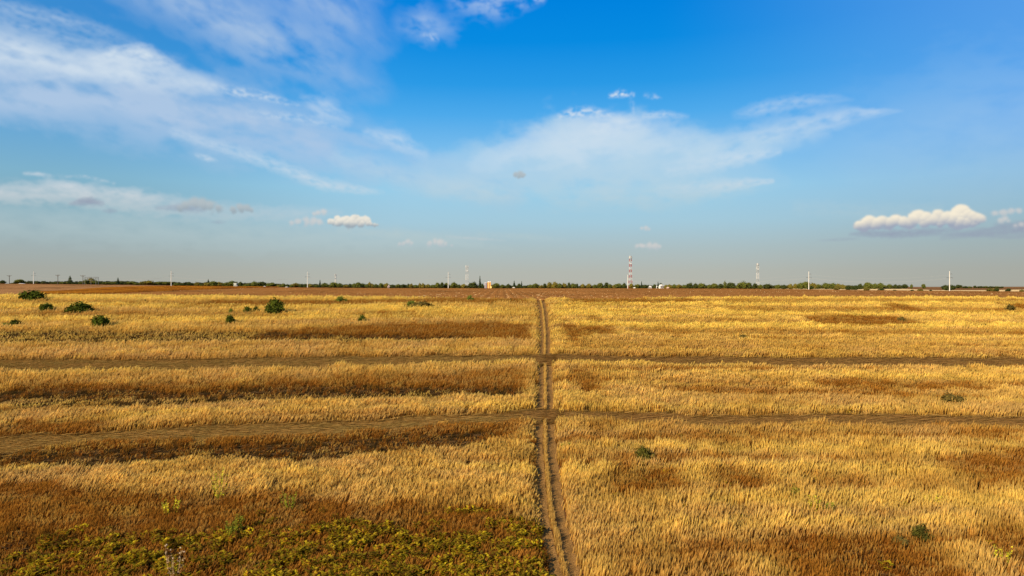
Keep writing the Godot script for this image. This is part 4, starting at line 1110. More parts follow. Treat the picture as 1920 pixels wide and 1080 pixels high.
	band("pink", 0.6, 0.5, [19.4, 180, 162.7, 61.9, 182.6, 165.5, 103.7, 181.7, 165.5, 179, 180, 164.1])
	band("rust", 0.85, 0.5, [9.5, 170.2, 153.3, 13, 168.7, 148.4, 18, 166.5, 154.5, 25.6, 165.8, 157.2])
	band("rust", 0.45, 0.5, [25.3, 164.3, 156.5, 55.3, 162.9, 154.5, 93, 162.9, 154.5, 162, 162.9, 153.3])
	band("rust", 0.25, 0.7, [9.3, 151.2, 133.4, 50.9, 150, 133.4, 147.5, 148.3, 132.5])
	band("mown", 1, 0.32, [4.2, 137.4, 128.8, 7.4, 137.4, 129.3, 26.1, 135.5, 127.1, 51.9, 134.5, 124.9, 76.8, 134.5, 124.9, 133.3, 134.1, 124.5])
	band("rust", 0.85, 0.6, [8, 122.8, 111.8, 11.4, 122.8, 106.6, 15.9, 121.2, 107.3])
	band("rust", 0.7, 0.6, [19.4, 122.8, 109.8, 22.1, 122, 109.1, 23.7, 120.4, 110.4])
	band("rust", 0.45, 0.6, [22.4, 113.9, 108.8, 34.5, 114.6, 109.1, 46.7, 115.3, 109.8])
	band("rust", 0.8, 0.5, [46.4, 115.7, 109.1, 56.7, 115, 108.2, 69.1, 115, 107.6, 77.8, 114.6, 108.5])
	band("mown", 1, 0.32, [3.1, 99.4, 94.1, 6.1, 99.2, 94.3, 10.7, 98.7, 93.1, 26.3, 97.4, 91.5, 40.5, 97.2, 91.3, 56.2, 97.2, 91.3, 95.4, 95.9, 90.4])
	band("rust", 0.6, 0.6, [7.2, 93.4, 88, 10.7, 92.7, 86.3, 14.2, 92.3, 86.7])
	band("rust", 0.35, 0.6, [14.2, 92.3, 87.3, 31.3, 92.3, 88, 68, 91.8, 87.3])
	band("rust", 0.95, 0.5, [8.2, 75.7, 70.7, 11.9, 76.9, 69.4, 17, 76, 69.8, 19.6, 74.9, 70.9])
	band("rust", 0.85, 0.5, [18.4, 74.8, 71.1, 23.2, 75.4, 70.1, 28.8, 74.8, 70.6])
	band("rust", 0.6, 0.5, [28.8, 74.8, 70.9, 38.9, 74.2, 70.3])
	band("dark", 0.6, 0.5, [38.8, 75.1, 69.7, 41.8, 75.4, 69.2, 44.1, 74.8, 69.7])
	band("rust", 0.85, 0.6, [45.2, 77.2, 69.8, 51.1, 80.8, 70.7, 56.2, 81.9, 71.4, 81.8, 82.3, 70.7])
	band("green", 0.35, 0.7, [64.1, 93.4, 76.4, 94.1, 94.6, 76.4])
	band("green", 0.3, 0.8, [28.6, 71.4, 63.5, 34.9, 70.7, 62.9])
	band("rust", 0.9, 0.6, [19.5, 60.1, 33.5, 25.8, 62, 33.5, 31.8, 62.6, 33.5, 37.3, 60.6, 33.5])
	band("dark", 0.5, 0.6, [24.1, 60.1, 33.3, 30.1, 61, 33.3, 34.7, 59.1, 33.3])
	band("rust", 0.8, 0.6, [37.6, 61, 33.5, 43.1, 62, 33.5, 61.7, 62, 33.5])
	band("dark", 0.4, 0.6, [38.9, 60.1, 33.3, 60.7, 61, 33.3])
	band("rust", 0.4, 0.7, [5.7, 59.1, 33.5, 13.2, 59.1, 33.5, 20.1, 59.1, 33.5])
	band("yellow", 0.9, 0.4, [9.6, 207.6, 194.8, 39.5, 213.7, 201, 78.6, 212.3, 202.1, 121.1, 212.3, 203.2, 209.9, 211.1, 202.1])
	band("yellow", 1, 0.4, [8.9, 192.8, 181.6, 36, 194.8, 183.3, 71.7, 193.8, 184.2, 110, 192.8, 184.2, 190.8, 191.8, 183.3])
	band("yellow", 0.9, 0.4, [13.6, 176.6, 168.5, 32.1, 173.4, 164.1, 64.2, 173.4, 164.8, 98.5, 172.6, 164.8, 170.9, 171.8, 164.1])
	band("yellow", 0.7, 0.4, [12.1, 261, 217, 96.8, 261.5, 217, 242, 243.3, 215.4])
	band("yellow", 0.7, 0.4, [-154.5, 208.7, 196.8, -105.6, 207.6, 196.8, -57, 205.3, 194.8, -9.1, 195.8, 185.1, 6.8, 195.8, 183.3])
	band("yellow", 0.6, 0.4, [-205.9, 278.2, 217, -132.4, 260.1, 215.4, -67.4, 242.7, 215.4, -10.6, 228.5, 215.4, 7.8, 225, 210])
	band("yellow", 0.6, 0.4, [-135.8, 183.4, 173.2, -92.9, 182.6, 173.2, -52.4, 188.9, 176.4, -8.8, 190.8, 178.1])
	band("pink", 0.5, 0.5, [-147.2, 198.9, 185.1, -100.7, 197.8, 185.1, -49.9, 180, 167, 5.6, 181.7, 170])
	band("pink", 0.5, 0.5, [-106, 143.2, 130.9, -73.4, 144.3, 131.3, -28.6, 142.7, 133.7, 4.5, 145.4, 134.6])
	band("pink", 0.35, 0.6, [11.9, 110.6, 97, 37.2, 109.6, 96.5, 107.5, 108.1, 95.5])
	field_plants()
	clods()
	orange_grass(PackedFloat32Array([-210.62, 303.52, -195.04, 301.14, -181.32, 305.42, -187.51, 342.54, -196.38, 404.29, -209.61, 503.44, -227.57, 670.8]), PackedFloat32Array([-226.07, 325.79, -240.63, 371.54, -278.36, 468.88, -290.92, 531.43, -288.72, 594.4, -280.67, 674.12, -278.75, 821.67]))
	bush("field_bush", "b", 0, on(-150, 216.17, -0.1), 7.87, 4.05, "largest dark green bush at the far left edge of the golden field", "bushes growing in the golden field")
	bush("field_bush", "b", 1, on(-130.05, 193.44, -0.1), 4.93, 3.01, "dark green bush below the largest bush, left of its bigger neighbour", "bushes growing in the golden field")
	bush("field_bush", "b", 2, on(-118.98, 190.51, -0.1), 7.28, 3.71, "broad dark green bush in pale grass, right of the smaller one", "bushes growing in the golden field")
	bush("field_bush", "b", 3, on(-100.13, 168.44, -0.1), 5.06, 3.55, "dark green bush on the slope with bare soil beside it, left side", "bushes growing in the golden field")
	bush("field_bush", "b", 4, on(-121.04, 168.44, -0.1), 3.06, 2.46, "small green bush close to the left frame edge", "bushes growing in the golden field")
	bush("field_bush", "g", 5, on(-123.93, 169.2, -0.1), 2.31, 1.52, "tiny green bush at the left frame edge beside a small bush", "bushes growing in the golden field")
	bush("field_bush", "b", 6, on(-70.13, 172.28, -0.1), 2.98, 3.03, "small dark green bush below a low green pair", "bushes growing in the golden field")
	bush("field_bush", "g", 7, on(-77.02, 189.56, -0.1), 1.55, 1.97, "tiny green bush just above the small dark green one", "bushes growing in the golden field")
	bush("field_bush", "b", 8, on(-73, 190.51, -0.1), 3.12, 2.56, "left bush of the low green pair on the terrace", "bushes growing in the golden field")
	bush("field_bush", "b", 9, on(-70.72, 191.48, -0.1), 2.44, 2.32, "right bush of the low green pair on the terrace", "bushes growing in the golden field")
	bush("field_bush", "b", 10, on(-64.71, 188.61, -0.1), 5.32, 5.06, "tall dark green bush standing right of the low green pair", "bushes growing in the golden field")
	bush("field_bush", "b", 11, on(-37.84, 174.67, -0.1), 2.86, 2.61, "small round dark bush alone in the middle left grass", "bushes growing in the golden field")
	bush("field_bush", "g", 12, on(-52.61, 213.25, -0.1), 3.88, 2.34, "light green bush at the far edge left of the middle", "bushes growing in the golden field")
	bush("field_bush", "l", 13, on(-26.91, 200.62, -0.1), 8.77, 2.55, "low wide olive bush spreading along the rust coloured bank", "bushes growing in the golden field")
	bush("field_bush", "g", 14, on(-29.24, 201.69, -0.1), 3.67, 2.59, "lighter olive bush joined to the low wide olive bush", "bushes growing in the golden field")
	bush("field_bush", "g", 15, on(-13.1, 217.83, -0.1), 2.38, 2.19, "small green bush at the field's far edge left of the track", "bushes growing in the golden field")
	bush("field_bush", "l", 16, on(-143.98, 214.65, -0.1), 2.9, 1.36, "tiny olive bush right of the largest dark bush", "bushes growing in the golden field")
	bush("field_bush", "l", 17, on(-120.65, 208.36, -0.1), 1.95, 1.19, "tiny brownish green shrub right of the broad dark bush", "bushes growing in the golden field")
	bush("field_bush", "l", 18, on(-113.86, 214.65, -0.1), 2.46, 1.22, "tiny brown shrub in the top row of grass on the left", "bushes growing in the golden field")
	bush("field_bush", "l", 19, on(-0.34, 217.83, -0.1), 1.81, 1.3, "tiny olive shrub at the far edge just left of the track", "bushes growing in the golden field")
	bush("field_bush", "l", 20, on(123.09, 209.52, -0.1), 2.18, 1.56, "small dark weed bush in the top row of grass on the right", "bushes growing in the golden field")
	bush("field_bush", "l", 21, on(99.69, 177.12, -0.1), 2.4, 1.75, "brownish weed bush in the second bank of grass on the right", "bushes growing in the golden field")
	bush("field_bush", "l", 22, on(139.86, 194.43, -0.1), 3.64, 2.55, "loose dark weed bush at the right end of the upper bank", "bushes growing in the golden field")
	bush("field_bush", "l", 23, on(114.69, 167.7, -0.1), 1.75, 1.56, "small dark weed bush in the third bank near the right edge", "bushes growing in the golden field")
	bush("field_bush", "l", 24, on(50.8, 152.17, -0.1), 3.17, 1.77, "loose olive weed bush in the middle right of the field", "bushes growing in the golden field")
	bush("field_bush", "l", 25, on(64.92, 102.06, -0.1), 4.04, 2.3, "big brown leaning bush in the right part of the field", "bushes growing in the golden field")
	bush("field_bush", "m", 26, on(14.99, 79.02, -0.1), 2.8, 2.37, "dark green bush sunk in the grass right of the track", "bushes growing in the golden field")
	bush("field_bush", "m", 27, on(35.99, 60.94, -0.1), 2.41, 1.75, "round green bush in the grass near the lower right corner", "bushes growing in the golden field")
	bush("field_bush", "l", 28, on(33.49, 59.5, -0.1), 1.49, 1.43, "darker low bush beside the round green bush, lower right", "bushes growing in the golden field")
	sprout("y", 0, on(-32.41, 65.47), 2.32, 2.24, "yellow green plant with spreading stems and a long shadow, lower left")
	sprout("y", 1, on(-29.07, 68.55), 1.69, 3.59, "tall yellow plant with upright arching stems, lower left")
	sprout("g", 2, on(-21.42, 66.62), 1.85, 2.28, "bushy green plant right of the tall yellow plant")
	sprout("g", 3, on(-24.72, 60.84), 1.03, 1.93, "small bright green sprout between rust weeds, left of a taller sprout")
	sprout("g", 4, on(-24.41, 61.84), 0.76, 2.14, "taller upright green sprout beside dark shade, lower left")
	sprout("g", 5, on(28.32, 69.05), 0.85, 1.88, "green weed stalk leaning in the grass, lower right")
	sprout("y", 6, on(28.92, 65.81), 1.73, 2.25, "yellow green weed patch with dark leaves, lower right")
	sprout("g", 7, on(29.83, 65.02), 1.1, 1.73, "darker green weed right of the yellow green patch")
	sprout("y", 8, on(39.83, 56.15), 1.56, 2.08, "yellow green plant of thin upright sprouts, lower right corner")
	sprout("y", 9, on(40.8, 66.98), 1.96, 1.64, "low yellow green weed amid the grass near the right edge")
	sprout("g", 10, on(14.59, 77.22), 0.6, 1.24, "thin green weed just below the sunken dark green bush")
	sprout("g", 11, on(6.37, 82.61), 1.15, 1.31, "small dark green weed right beside the track's right rut")
	sprout("p", 12, on(-26.43, 54.07), 1.67, 3.22, "pale dry thistle with whitish heads at the bottom left")
	bush("verge_shrub", "d", 0, on(311.23, 720.84, -0.1), 7, 4.38, "dark green shrub at the foot of the sixth white power pole", "shrubs on the pale verge beyond the ploughed field")
	bush("verge_shrub", "o", 1, on(274.99, 584.69, -0.1), 6.15, 4.73, "olive shrub on pale verge right of the sixth white power pole", "shrubs on the pale verge beyond the ploughed field")
	bush("verge_shrub", "d", 2, on(288.69, 594.34, -0.1), 5.29, 4.09, "left one of the two dark shrubs standing before the horizon tree belt", "shrubs on the pale verge beyond the ploughed field")
	bush("verge_shrub", "d", 3, on(318.26, 641.96, -0.1), 8.32, 4.68, "wide dark shrub standing before the horizon tree belt, right of its twin", "shrubs on the pale verge beyond the ploughed field")
	bush("verge_shrub", "o", 4, on(270.79, 528.13, -0.1), 5.56, 3.21, "yellowish shrub by the pale verge, right of the wide dark shrub", "shrubs on the pale verge beyond the ploughed field")
	bush("verge_shrub", "d", 5, on(301.62, 565.32, -0.1), 5.95, 1.74, "low dark shrub at the ploughed field's far edge, left end of a row", "shrubs on the pale verge beyond the ploughed field")
	bush("verge_shrub", "d", 6, on(297.9, 538.89, -0.1), 3.49, 1.18, "tiny low shrub on the pale verge, between two larger low shrubs", "shrubs on the pale verge beyond the ploughed field")
	bush("verge_shrub", "d", 7, on(302.21, 522.62, -0.1), 3.38, 1.4, "tiny low shrub on the pale verge, left of the lone small tree", "shrubs on the pale verge beyond the ploughed field")
	bush("verge_shrub", "o", 8, on(312.41, 528.98, -0.1), 4.28, 2.06, "rounded brownish shrub below the lone small tree on the horizon", "shrubs on the pale verge beyond the ploughed field")
	bush("verge_shrub", "d", 9, on(321.81, 531.7, -0.1), 3.01, 1.46, "tiny dark shrub right of the brownish shrub below the lone tree", "shrubs on the pale verge beyond the ploughed field")
	bush("verge_shrub", "d", 10, on(490.73, 784.8, -0.1), 7.62, 5.72, "dark bush behind and left of the one at the rightmost power pole", "shrubs on the pale verge beyond the ploughed field")
	bush("verge_shrub", "d", 11, on(419.86, 663.28, -0.1), 10.2, 5.91, "large dark round bush covering the rightmost white power pole's foot", "shrubs on the pale verge beyond the ploughed field")
	bush("verge_shrub", "o", 12, on(375.94, 543.58, -0.1), 7.92, 3.08, "wide olive shrub on the pale verge right of the last power pole", "shrubs on the pale verge beyond the ploughed field")
	bush("verge_shrub", "d", 13, on(382.2, 546.54, -0.1), 4.87, 3.27, "dark shrub growing into the wide olive shrub at its right side", "shrubs on the pale verge beyond the ploughed field")
	bush("verge_shrub", "d", 14, on(396.25, 552.63, -0.1), 4.92, 2.91, "rounded dark shrub alone on the pale verge near the right frame edge", "shrubs on the pale verge beyond the ploughed field")
	bush("verge_shrub", "o", 15, on(396.15, 537.46, -0.1), 3.92, 1.96, "low olive shrub at the right frame edge beyond the ploughed field", "shrubs on the pale verge beyond the ploughed field")
	power_pole(-487.58, 705, 13.75, 1, "leftmost white power pole, with crossarms, behind the brown rise")
	power_pole(-339.95, 690, 16.18, 1, "second white power pole from the left, above the orange grass")
	power_pole(-201.06, 680, 17.17, 1, "third white power pole from the left, left of the smallest mast")
	power_pole(-62.19, 675, 17.43, 1, "fourth white power pole, left of the tall grey mast")
	power_pole(112.43, 672, 14.8, 0, "white power pole standing against the red and white mast")
	power_pole(261.73, 610, 17.39, 1, "sixth white power pole, with a dark shrub at its foot")
	power_pole(354.26, 560, 17.62, 1, "rightmost white power pole, rising from a large dark bush")
	cables(on(-487.58, 705, -4.25), on(-339.95, 690, -1.82), "thin sagging cables from the leftmost to the second white power pole")
	cables(on(-339.95, 690, -1.82), on(-201.06, 680, -0.83), "thin sagging cables from the second to the third white power pole")
	cables(on(-201.06, 680, -0.83), on(-62.19, 675, -0.57), "thin sagging cables from the third to the fourth white power pole")
	cables(on(-62.19, 675, -0.57), on(112.43, 672, -3.2), "thin sagging cables from the fourth to the fifth white power pole")
	cables(on(112.43, 672, -3.2), on(261.73, 610, -0.61), "thin sagging cables from the fifth to the sixth white power pole")
	cables(on(261.73, 610, -0.61), on(354.26, 560, -0.38), "thin sagging cables from the sixth to the rightmost white power pole")
	utility_pole(-465.07, 640, 8.04, 4.44, "leftmost dark utility pole with a single crossarm")
	utility_pole(-393.91, 600, 8.87, 3.93, "dark utility pole left of the tall spruce")
	utility_pole(-384.57, 620, 8.88, 4.78, "dark utility pole with a thick crossarm beside the steel portal")
	portal(-395.25, -382.67, 640, 7.63)
	mast(-344.53, 1350, 27.11, 2.16, 3, "w", "smallest white lattice mast, far behind the trees on the left")
	mast(-65.15, 1000, 32.94, 3.45, 4.56, "w", "tall grey white lattice mast left of the cypress")
	mast(145.49, 850, 40.27, 2.62, 4.3, "r", "tallest lattice mast, painted in red and white bands")
	mast(337.3, 950, 34.68, 2.58, 3.28, "w", "slender grey white lattice mast on the right")
	silos(on(-23.59, 720, -0.5), 0.555)
	house("house", on(-488.91, 690, -0.2), Vector3(4.07, 0.34, 3.62), Color(0.8, 0.76, 0.7), Color(0.78, 0.74, 0.68), 0.0, "small pale house below a round tree on the left rise")
	house("house", on(172.09, 800, -0.2), Vector3(5.55, 2.86, 4.93), Color(0.62, 0.59, 0.52), Color(0.6, 0.57, 0.5), 0.5, "largest white house among trees right of the red and white mast")
	house("house", on(171.23, 815, -0.2), Vector3(2.26, 2.18, 3), Color(0.78, 0.74, 0.66), Color(0.75, 0.72, 0.66), 1.5, "small white gabled house touching the largest white house")
	house("house", on(165.1, 830, -0.2), Vector3(4.03, 2.08, 3.58), Color(0.6, 0.56, 0.5), Color(0.78, 0.75, 0.7), 0.2, "low house with a white roof left of the largest white house")
	house("shed", on(122.09, 690, -0.2), Vector3(1.53, 1.05, 3), Color(0.7, 0.65, 0.5), Color(0.7, 0.66, 0.55), 0.0, "tiny cream hut at the foot of the red and white mast")
	house("shed", on(-224.77, 690, -0.2), Vector3(1.92, 0.62, 3), Color(0.72, 0.66, 0.5), Color(0.7, 0.62, 0.48), 0.0, "tiny cream hut among trees left of the third white power pole")
	house("shed", on(-257.58, 720, -0.2), Vector3(2.5, 0.96, 3), Color(0.5, 0.45, 0.4), Color(0.62, 0.58, 0.52), 0.3, "tiny pale roofed shed under dark trees right of the grey shed")
	house("shed", on(1.6, 690, -0.2), Vector3(2.39, 1.05, 3), Color(0.55, 0.5, 0.42), Color(0.6, 0.56, 0.5), 0.0, "tiny pale hut before the conifer right of the orange silo")
	house("house", on(166.6, 740, -0.2), Vector3(2.05, 1.33, 3), Color(0.6, 0.42, 0.34), Color(0.6, 0.44, 0.36), 0.0, "tiny pinkish house right of the white houses")
	house("house", on(-142.48, 800, -0.2), Vector3(2.22, 2.07, 3), Color(0.55, 0.42, 0.4), Color(0.5, 0.36, 0.34), 0.3, "small mauve roofed house among trees between the smallest mast and fourth pole")
	grey_shed(on(-261.6, 655, -0.2), 3.13, 4.15)
	tree("d", -556.6, 756, 8.6, 4.3, 0, "left frame edge")
	tree("d", -532.7, 741.3, 4.6, 2.1, 0, "leftmost dark utility pole")
	tree("r", -550.5, 773.6, 12, 5.5, 1, "leftmost dark utility pole")
	tree("r", -494.2, 747, 8.5, 1.8, 0, "leftmost white power pole")
	tree("r", -478.7, 737.3, 6.9, 2.5, 0, "second dark utility pole")
	tree("r", -498.4, 774.2, 6.4, 2, 1, "second dark utility pole")
	tree("s", -531.1, 831, 7.7, 10, 2, "second dark utility pole")
	tree("d", -518.5, 818, 6.8, 2.1, 3, "second dark utility pole")
	tree("c", -503.3, 800, 4.1, 3.4, 4, "second dark utility pole")
	tree("r", -507.8, 814.2, 6.7, 2.9, 5, "second dark utility pole")
	tree("r", -464.2, 754.4, 7, 5.9, 0, "third dark utility pole")
	tree("o", -480.6, 789, 9.8, 8.1, 1, "third dark utility pole")
	tree("r", -457.9, 760.4, 7.1, 5.1, 2, "third dark utility pole")
	tree("d", -447, 749, 8.5, 3.9, 3, "third dark utility pole")
	tree("r", -435.2, 741.7, 10.7, 3.1, 4, "third dark utility pole")
	tree("r", -437.5, 753.6, 7, 2.5, 5, "third dark utility pole")
	tree("r", -476, 832, 10.3, 4, 6, "third dark utility pole")
	tree("c", -455.8, 800, 5.8, 7.6, 7, "third dark utility pole")
	tree("d", -463.5, 821.2, 8.5, 3.4, 8, "third dark utility pole")
	tree("d", -457.7, 818.7, 4.2, 3.1, 9, "third dark utility pole")
	tree("r", -450.3, 818, 13.5, 4.5, 10, "third dark utility pole")
	tree("r", -407.8, 751.3, 7.8, 3, 11, "third dark utility pole")
	tree("o", -409.4, 764.1, 7.1, 4.3, 12, "third dark utility pole")
	tree("o", -419.5, 799, 15.7, 5.8, 13, "third dark utility pole")
	tree("d", -419.3, 810.5, 9.2, 4.3, 14, "third dark utility pole")
	tree("r", -419.9, 824, 10.2, 4.7, 15, "third dark utility pole")
	tree("r", -413.7, 826.8, 11.1, 4.2, 16, "third dark utility pole")
	tree("r", -358.7, 739.5, 6.9, 3.1, 0, "second white power pole")
	tree("d", -380.2, 796.6, 10.7, 2.5, 1, "second white power pole")
	tree("d", -374.4, 803.9, 8.3, 5, 2, "second white power pole")
	tree("o", -358, 785.7, 7.3, 4.8, 3, "second white power pole")
	tree("r", -336.9, 749.6, 4.6, 2.4, 4, "second white power pole")
	tree("o", -344.9, 782.1, 8.1, 5, 5, "second white power pole")
	tree("c", -351.3, 800, 5, 7.9, 6, "second white power pole")
	tree("r", -318.9, 739.8, 9.9, 6.2, 7, "second white power pole")
	tree("o", -351.9, 832.8, 9.5, 5.6, 8, "second white power pole")
	tree("d", -344.2, 825.2, 5.1, 4, 9, "second white power pole")
	tree("r", -325.4, 790.2, 8.2, 5.3, 10, "second white power pole")
	tree("r", -307.7, 763, 12.6, 6.9, 11, "second white power pole")
	tree("d", -325.7, 830, 6, 6.4, 0, "grey shed")
	tree("r", -305.1, 793, 9.8, 3.1, 1, "grey shed")
	tree("r", -314.4, 827.1, 6.8, 4.5, 2, "grey shed")
	tree("r", -306.6, 823.3, 11.1, 6.9, 3, "grey shed")
	tree("d", -284.8, 785.9, 13, 6.6, 4, "grey shed")
	tree("r", -269.7, 775.5, 12.8, 5.7, 5, "grey shed")
	tree("o", -267.5, 795.9, 8.2, 3.3, 6, "grey shed")
	tree("r", -257.1, 777.4, 5.6, 4.9, 7, "grey shed")
	tree("d", -242.7, 747.7, 4.6, 4, 8, "grey shed")
	tree("r", -243.7, 763.6, 6.3, 3.1, 9, "grey shed")
	tree("o", -256.5, 819.4, 11.9, 5.6, 10, "grey shed")
	tree("d", -224.3, 734.8, 5.3, 3.8, 11, "grey shed")
	tree("d", -219.9, 735.1, 6.1, 4.1, 12, "grey shed")
	tree("o", -232.8, 798.9, 7.4, 4.7, 0, "third white power pole")
	tree("r", -214.7, 760.8, 6.3, 3.4, 1, "third white power pole")
	tree("c", -222.1, 800, 3.7, 8.7, 2, "third white power pole")
	tree("r", -213.5, 788.8, 9.8, 6.1, 3, "third white power pole")
	tree("r", -201.9, 781.8, 12.1, 6.8, 4, "third white power pole")
	tree("r", -191.2, 767.7, 8.7, 5.8, 0, "smallest lattice mast")
	tree("o", -201.3, 839.7, 10.4, 3.9, 1, "smallest lattice mast")
	tree("d", -175.6, 751.5, 4.7, 5.2, 2, "smallest lattice mast")
	tree("r", -177, 775.4, 6.4, 5.7, 3, "smallest lattice mast")
	tree("r", -167, 752.3, 7.8, 6.8, 4, "smallest lattice mast")
	tree("d", -172, 799.6, 11.6, 5.9, 5, "smallest lattice mast")
	tree("r", -159.5, 760.4, 5.5, 5, 6, "smallest lattice mast")
	tree("o", -158.3, 769.1, 4.8, 7.3, 7, "smallest lattice mast")
	tree("o", -164.1, 812.2, 5.9, 5.7, 8, "smallest lattice mast")
	tree("r", -150.5, 765.3, 7.1, 5.1, 9, "smallest lattice mast")
	tree("r", -150.1, 791.4, 6.5, 6.3, 10, "smallest lattice mast")
	tree("o", -150.9, 829.5, 6.9, 6.5, 11, "smallest lattice mast")
	tree("d", -128.6, 741.1, 6.9, 3.6, 12, "smallest lattice mast")
	tree("r", -121.6, 736.8, 6.9, 4.8, 13, "smallest lattice mast")
	tree("d", -118.8, 755.2, 7, 4.9, 14, "smallest lattice mast")
	tree("d", -121.8, 814.2, 5, 5.9, 15, "smallest lattice mast")
	tree("o", -116.2, 797.7, 5.8, 5.8, 16, "smallest lattice mast")
	tree("r", -104.9, 756.1, 7, 4.3, 17, "smallest lattice mast")
	tree("o", -102.2, 766.4, 5.5, 6.3, 18, "smallest lattice mast")
	tree("o", -96.5, 749.5, 4.6, 6.2, 19, "smallest lattice mast")
	tree("o", -95.1, 780.5, 6.5, 5.1, 20, "smallest lattice mast")
	tree("r", -84.4, 734.7, 7.6, 4.3, 21, "smallest lattice mast")
	tree("r", -87.1, 806.7, 6.7, 7.3, 22, "smallest lattice mast")
	tree("d", -84.3, 828.6, 6, 7.8, 23, "smallest lattice mast")
	tree("r", -79.2, 835, 8.6, 7.2, 24, "smallest lattice mast")
	tree("r", -68.1, 810.8, 10.1, 7.7, 0, "fourth white power pole")
	tree("d", -63.8, 835.6, 6, 5.2, 1, "fourth white power pole")
	tree("o", -51.4, 732, 6.8, 5.2, 2, "fourth white power pole")
	tree("d", -42.6, 761.8, 12.6, 7.6, 0, "tall grey lattice mast")
	tree("c", -37, 800, 4.5, 13.5, 1, "tall grey lattice mast")
	tree("d", -35.5, 836.3, 4.3, 6.3, 2, "tall grey lattice mast")
	tree("o", -22.6, 815.3, 5.9, 5.1, 0, "orange silo")
	tree("r", -17.9, 775.1, 8.8, 6.5, 1, "orange silo")
	tree("r", -11.6, 833.8, 6.9, 5.2, 2, "orange silo")
	tree("d", -4.3, 798.3, 8.2, 5.7, 3, "orange silo")
	tree("c", 2.5, 800, 5, 8.4, 4, "orange silo")
	tree("d", 8.9, 820, 5.1, 6.5, 5, "orange silo")
	tree("c", 11.1, 800, 3.3, 8.4, 6, "orange silo")
	tree("d", 14.1, 762.3, 4.7, 3.7, 7, "orange silo")
	tree("r", 20.3, 751.1, 7.8, 4.8, 8, "orange silo")
	tree("r", 27, 778.9, 9.7, 6.3, 9, "orange silo")
	tree("o", 31.6, 745, 6.2, 4.2, 10, "orange silo")
	tree("d", 36.3, 772, 4.8, 6.2, 11, "orange silo")
	tree("o", 45.1, 835.8, 8.6, 8.4, 12, "orange silo")
	tree("o", 47.3, 766.4, 7.9, 8.1, 13, "orange silo")
	tree("r", 50.7, 731, 6.8, 6, 14, "orange silo")
	tree("o", 55.5, 734.9, 6.8, 6.3, 15, "orange silo")
	tree("d", 61.8, 748.7, 3.9, 7.3, 16, "orange silo")
	tree("r", 72.4, 816.2, 9.3, 6.6, 17, "orange silo")
	tree("d", 72.4, 769.9, 4.8, 6, 18, "orange silo")
	tree("o", 78.1, 761.9, 7.1, 5.6, 19, "orange silo")
	tree("o", 82.8, 740.7, 7.7, 5.8, 20, "orange silo")
	tree("r", 100.8, 838, 7.8, 5.4, 21, "orange silo")
	tree("r", 99.4, 776.6, 8.8, 7, 22, "orange silo")
	tree("d", 102.7, 752.9, 6.2, 7.4, 23, "orange silo")
	tree("r", 104.5, 736.5, 6.1, 5.5, 24, "orange silo")
	tree("o", 108.4, 736.1, 5.3, 4.3, 25, "orange silo")
	tree("r", 114.9, 748.6, 10.1, 6.2, 26, "orange silo")
	tree("d", 130.6, 804.5, 6.6, 7.2, 27, "orange silo")
	tree("o", 128.9, 746.5, 6.9, 6.2, 0, "red and white mast")
	tree("r", 133.1, 734.5, 7.6, 5.2, 1, "red and white mast")
	tree("c", 149.9, 800, 3.1, 8.5, 2, "red and white mast")
	tree("d", 151.7, 784, 8.9, 4.9, 3, "red and white mast")
	tree("d", 155.9, 757.4, 5.5, 5.4, 4, "red and white mast")
	tree("c", 169, 800, 3.7, 7.9, 5, "red and white mast")
	tree("d", 180.6, 839.7, 6.9, 7.2, 6, "red and white mast")
	tree("o", 165.7, 743.5, 6.1, 4.8, 7, "red and white mast")
	tree("o", 179.9, 788.2, 6.5, 5.3, 8, "red and white mast")
	tree("r", 191.1, 815.1, 5.9, 5.8, 9, "red and white mast")
	tree("o", 187, 775, 8, 5.3, 10, "red and white mast")
	tree("r", 208.9, 838.6, 6.9, 5.2, 11, "red and white mast")
	tree("d", 201.5, 782.6, 9.7, 7.3, 12, "red and white mast")
	tree("d", 201.3, 756.6, 6.3, 6.8, 13, "red and white mast")
	tree("r", 212.2, 775.2, 11.2, 6.9, 14, "red and white mast")
	tree("r", 209.4, 734.1, 6.1, 5.2, 15, "red and white mast")
	tree("r", 226.9, 776.3, 9.6, 6.7, 16, "red and white mast")
	tree("d", 228.3, 757.3, 7, 6.3, 17, "red and white mast")
	tree("r", 254.7, 827.8, 5.1, 9.7, 18, "red and white mast")
	tree("d", 259.7, 821.4, 11.9, 8.3, 19, "red and white mast")
	tree("r", 256.6, 784.8, 5.7, 5.9, 20, "red and white mast")
	tree("r", 245.4, 733.5, 13.6, 8.7, 21, "red and white mast")
	tree("d", 259.5, 758, 7, 8, 22, "red and white mast")
	tree("d", 265.4, 756.7, 6.3, 7.1, 23, "red and white mast")
	tree("r", 270.5, 752.9, 6.2, 5.6, 0, "slender grey mast")
	tree("d", 279.6, 755.5, 14, 6.2, 1, "slender grey mast")
	tree("r", 317.7, 825.7, 8.5, 5.8, 2, "slender grey mast")
	tree("d", 293.2, 745.6, 6.9, 5.4, 3, "slender grey mast")
	tree("o", 296.1, 735.6, 7.6, 6.3, 4, "slender grey mast")
	tree("o", 341.3, 832.1, 7.7, 6.9, 5, "slender grey mast")
	tree("r", 330.4, 792.2, 9.8, 7.8, 6, "slender grey mast")
	tree("r", 357.1, 839, 12.1, 9.4, 7, "slender grey mast")
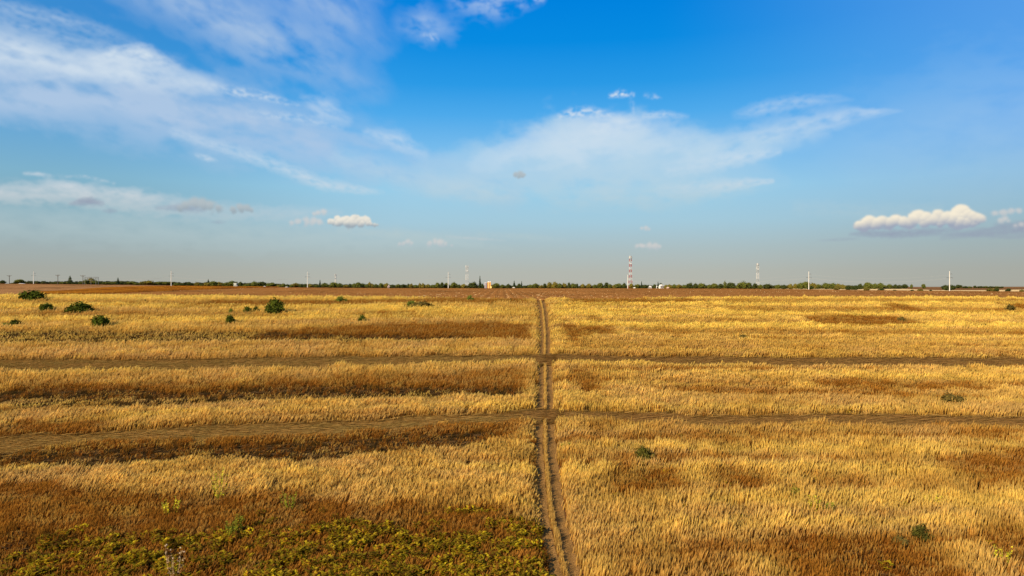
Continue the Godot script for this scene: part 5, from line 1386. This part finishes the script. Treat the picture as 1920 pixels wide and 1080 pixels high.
	tree("o", 336.7, 774.3, 9.6, 7.8, 0, "sixth white power pole")
	tree("r", 366.3, 829.1, 8.6, 6.3, 1, "sixth white power pole")
	tree("r", 364.2, 801.9, 10.8, 8, 2, "sixth white power pole")
	tree("r", 379.2, 817, 11.8, 7.7, 3, "sixth white power pole")
	tree("o", 383.1, 811.9, 8.4, 7, 4, "sixth white power pole")
	tree("o", 375.6, 784.4, 6.5, 6.1, 5, "sixth white power pole")
	tree("d", 397.3, 789.1, 6.5, 7.1, 6, "sixth white power pole")
	tree("r", 426.5, 829.3, 11.1, 8.8, 7, "sixth white power pole")
	tree("r", 429.1, 818.5, 7.6, 7.5, 8, "sixth white power pole")
	tree("r", 451.2, 846.9, 9.6, 8.2, 9, "sixth white power pole")
	tree("r", 460.6, 854.7, 5.3, 5.4, 10, "sixth white power pole")
	tree("r", 466.3, 855.5, 8.8, 6.4, 11, "sixth white power pole")
	tree("d", 471.7, 850.8, 7, 6.4, 12, "sixth white power pole")
	tree("d", 496.4, 885.6, 6.4, 5.6, 13, "sixth white power pole")
	tree("d", 508.7, 895.1, 9.2, 6.4, 14, "sixth white power pole")
	tree("r", 516.2, 893.8, 4.2, 6.4, 15, "sixth white power pole")
	tree("r", 549.8, 923.8, 6.7, 6.7, 16, "sixth white power pole")
	tree("d", 635.7, 985, 12.2, 5.7, 0, "rightmost white power pole")
	tree("d", 628.1, 959.5, 8.9, 3.7, 1, "rightmost white power pole")
	tree("r", 655.3, 990.6, 8.2, 3.3, 2, "rightmost white power pole")
	tree("d", 1003.9, 1500, 9.3, 6.3, 3, "rightmost white power pole")
	tree("d", 1015.4, 1500, 13.9, 5.1, 4, "rightmost white power pole")
	tree("r", 1027, 1500, 13.9, 5.1, 5, "rightmost white power pole")
	tree("d", 1038.6, 1500, 15.5, 4.7, 6, "rightmost white power pole")
	tree("r", 1050.1, 1500, 13.9, 4.5, 7, "rightmost white power pole")
	tree("d", 1060.5, 1500, 12.4, 4.2, 8, "rightmost white power pole")
	scrub_belt()
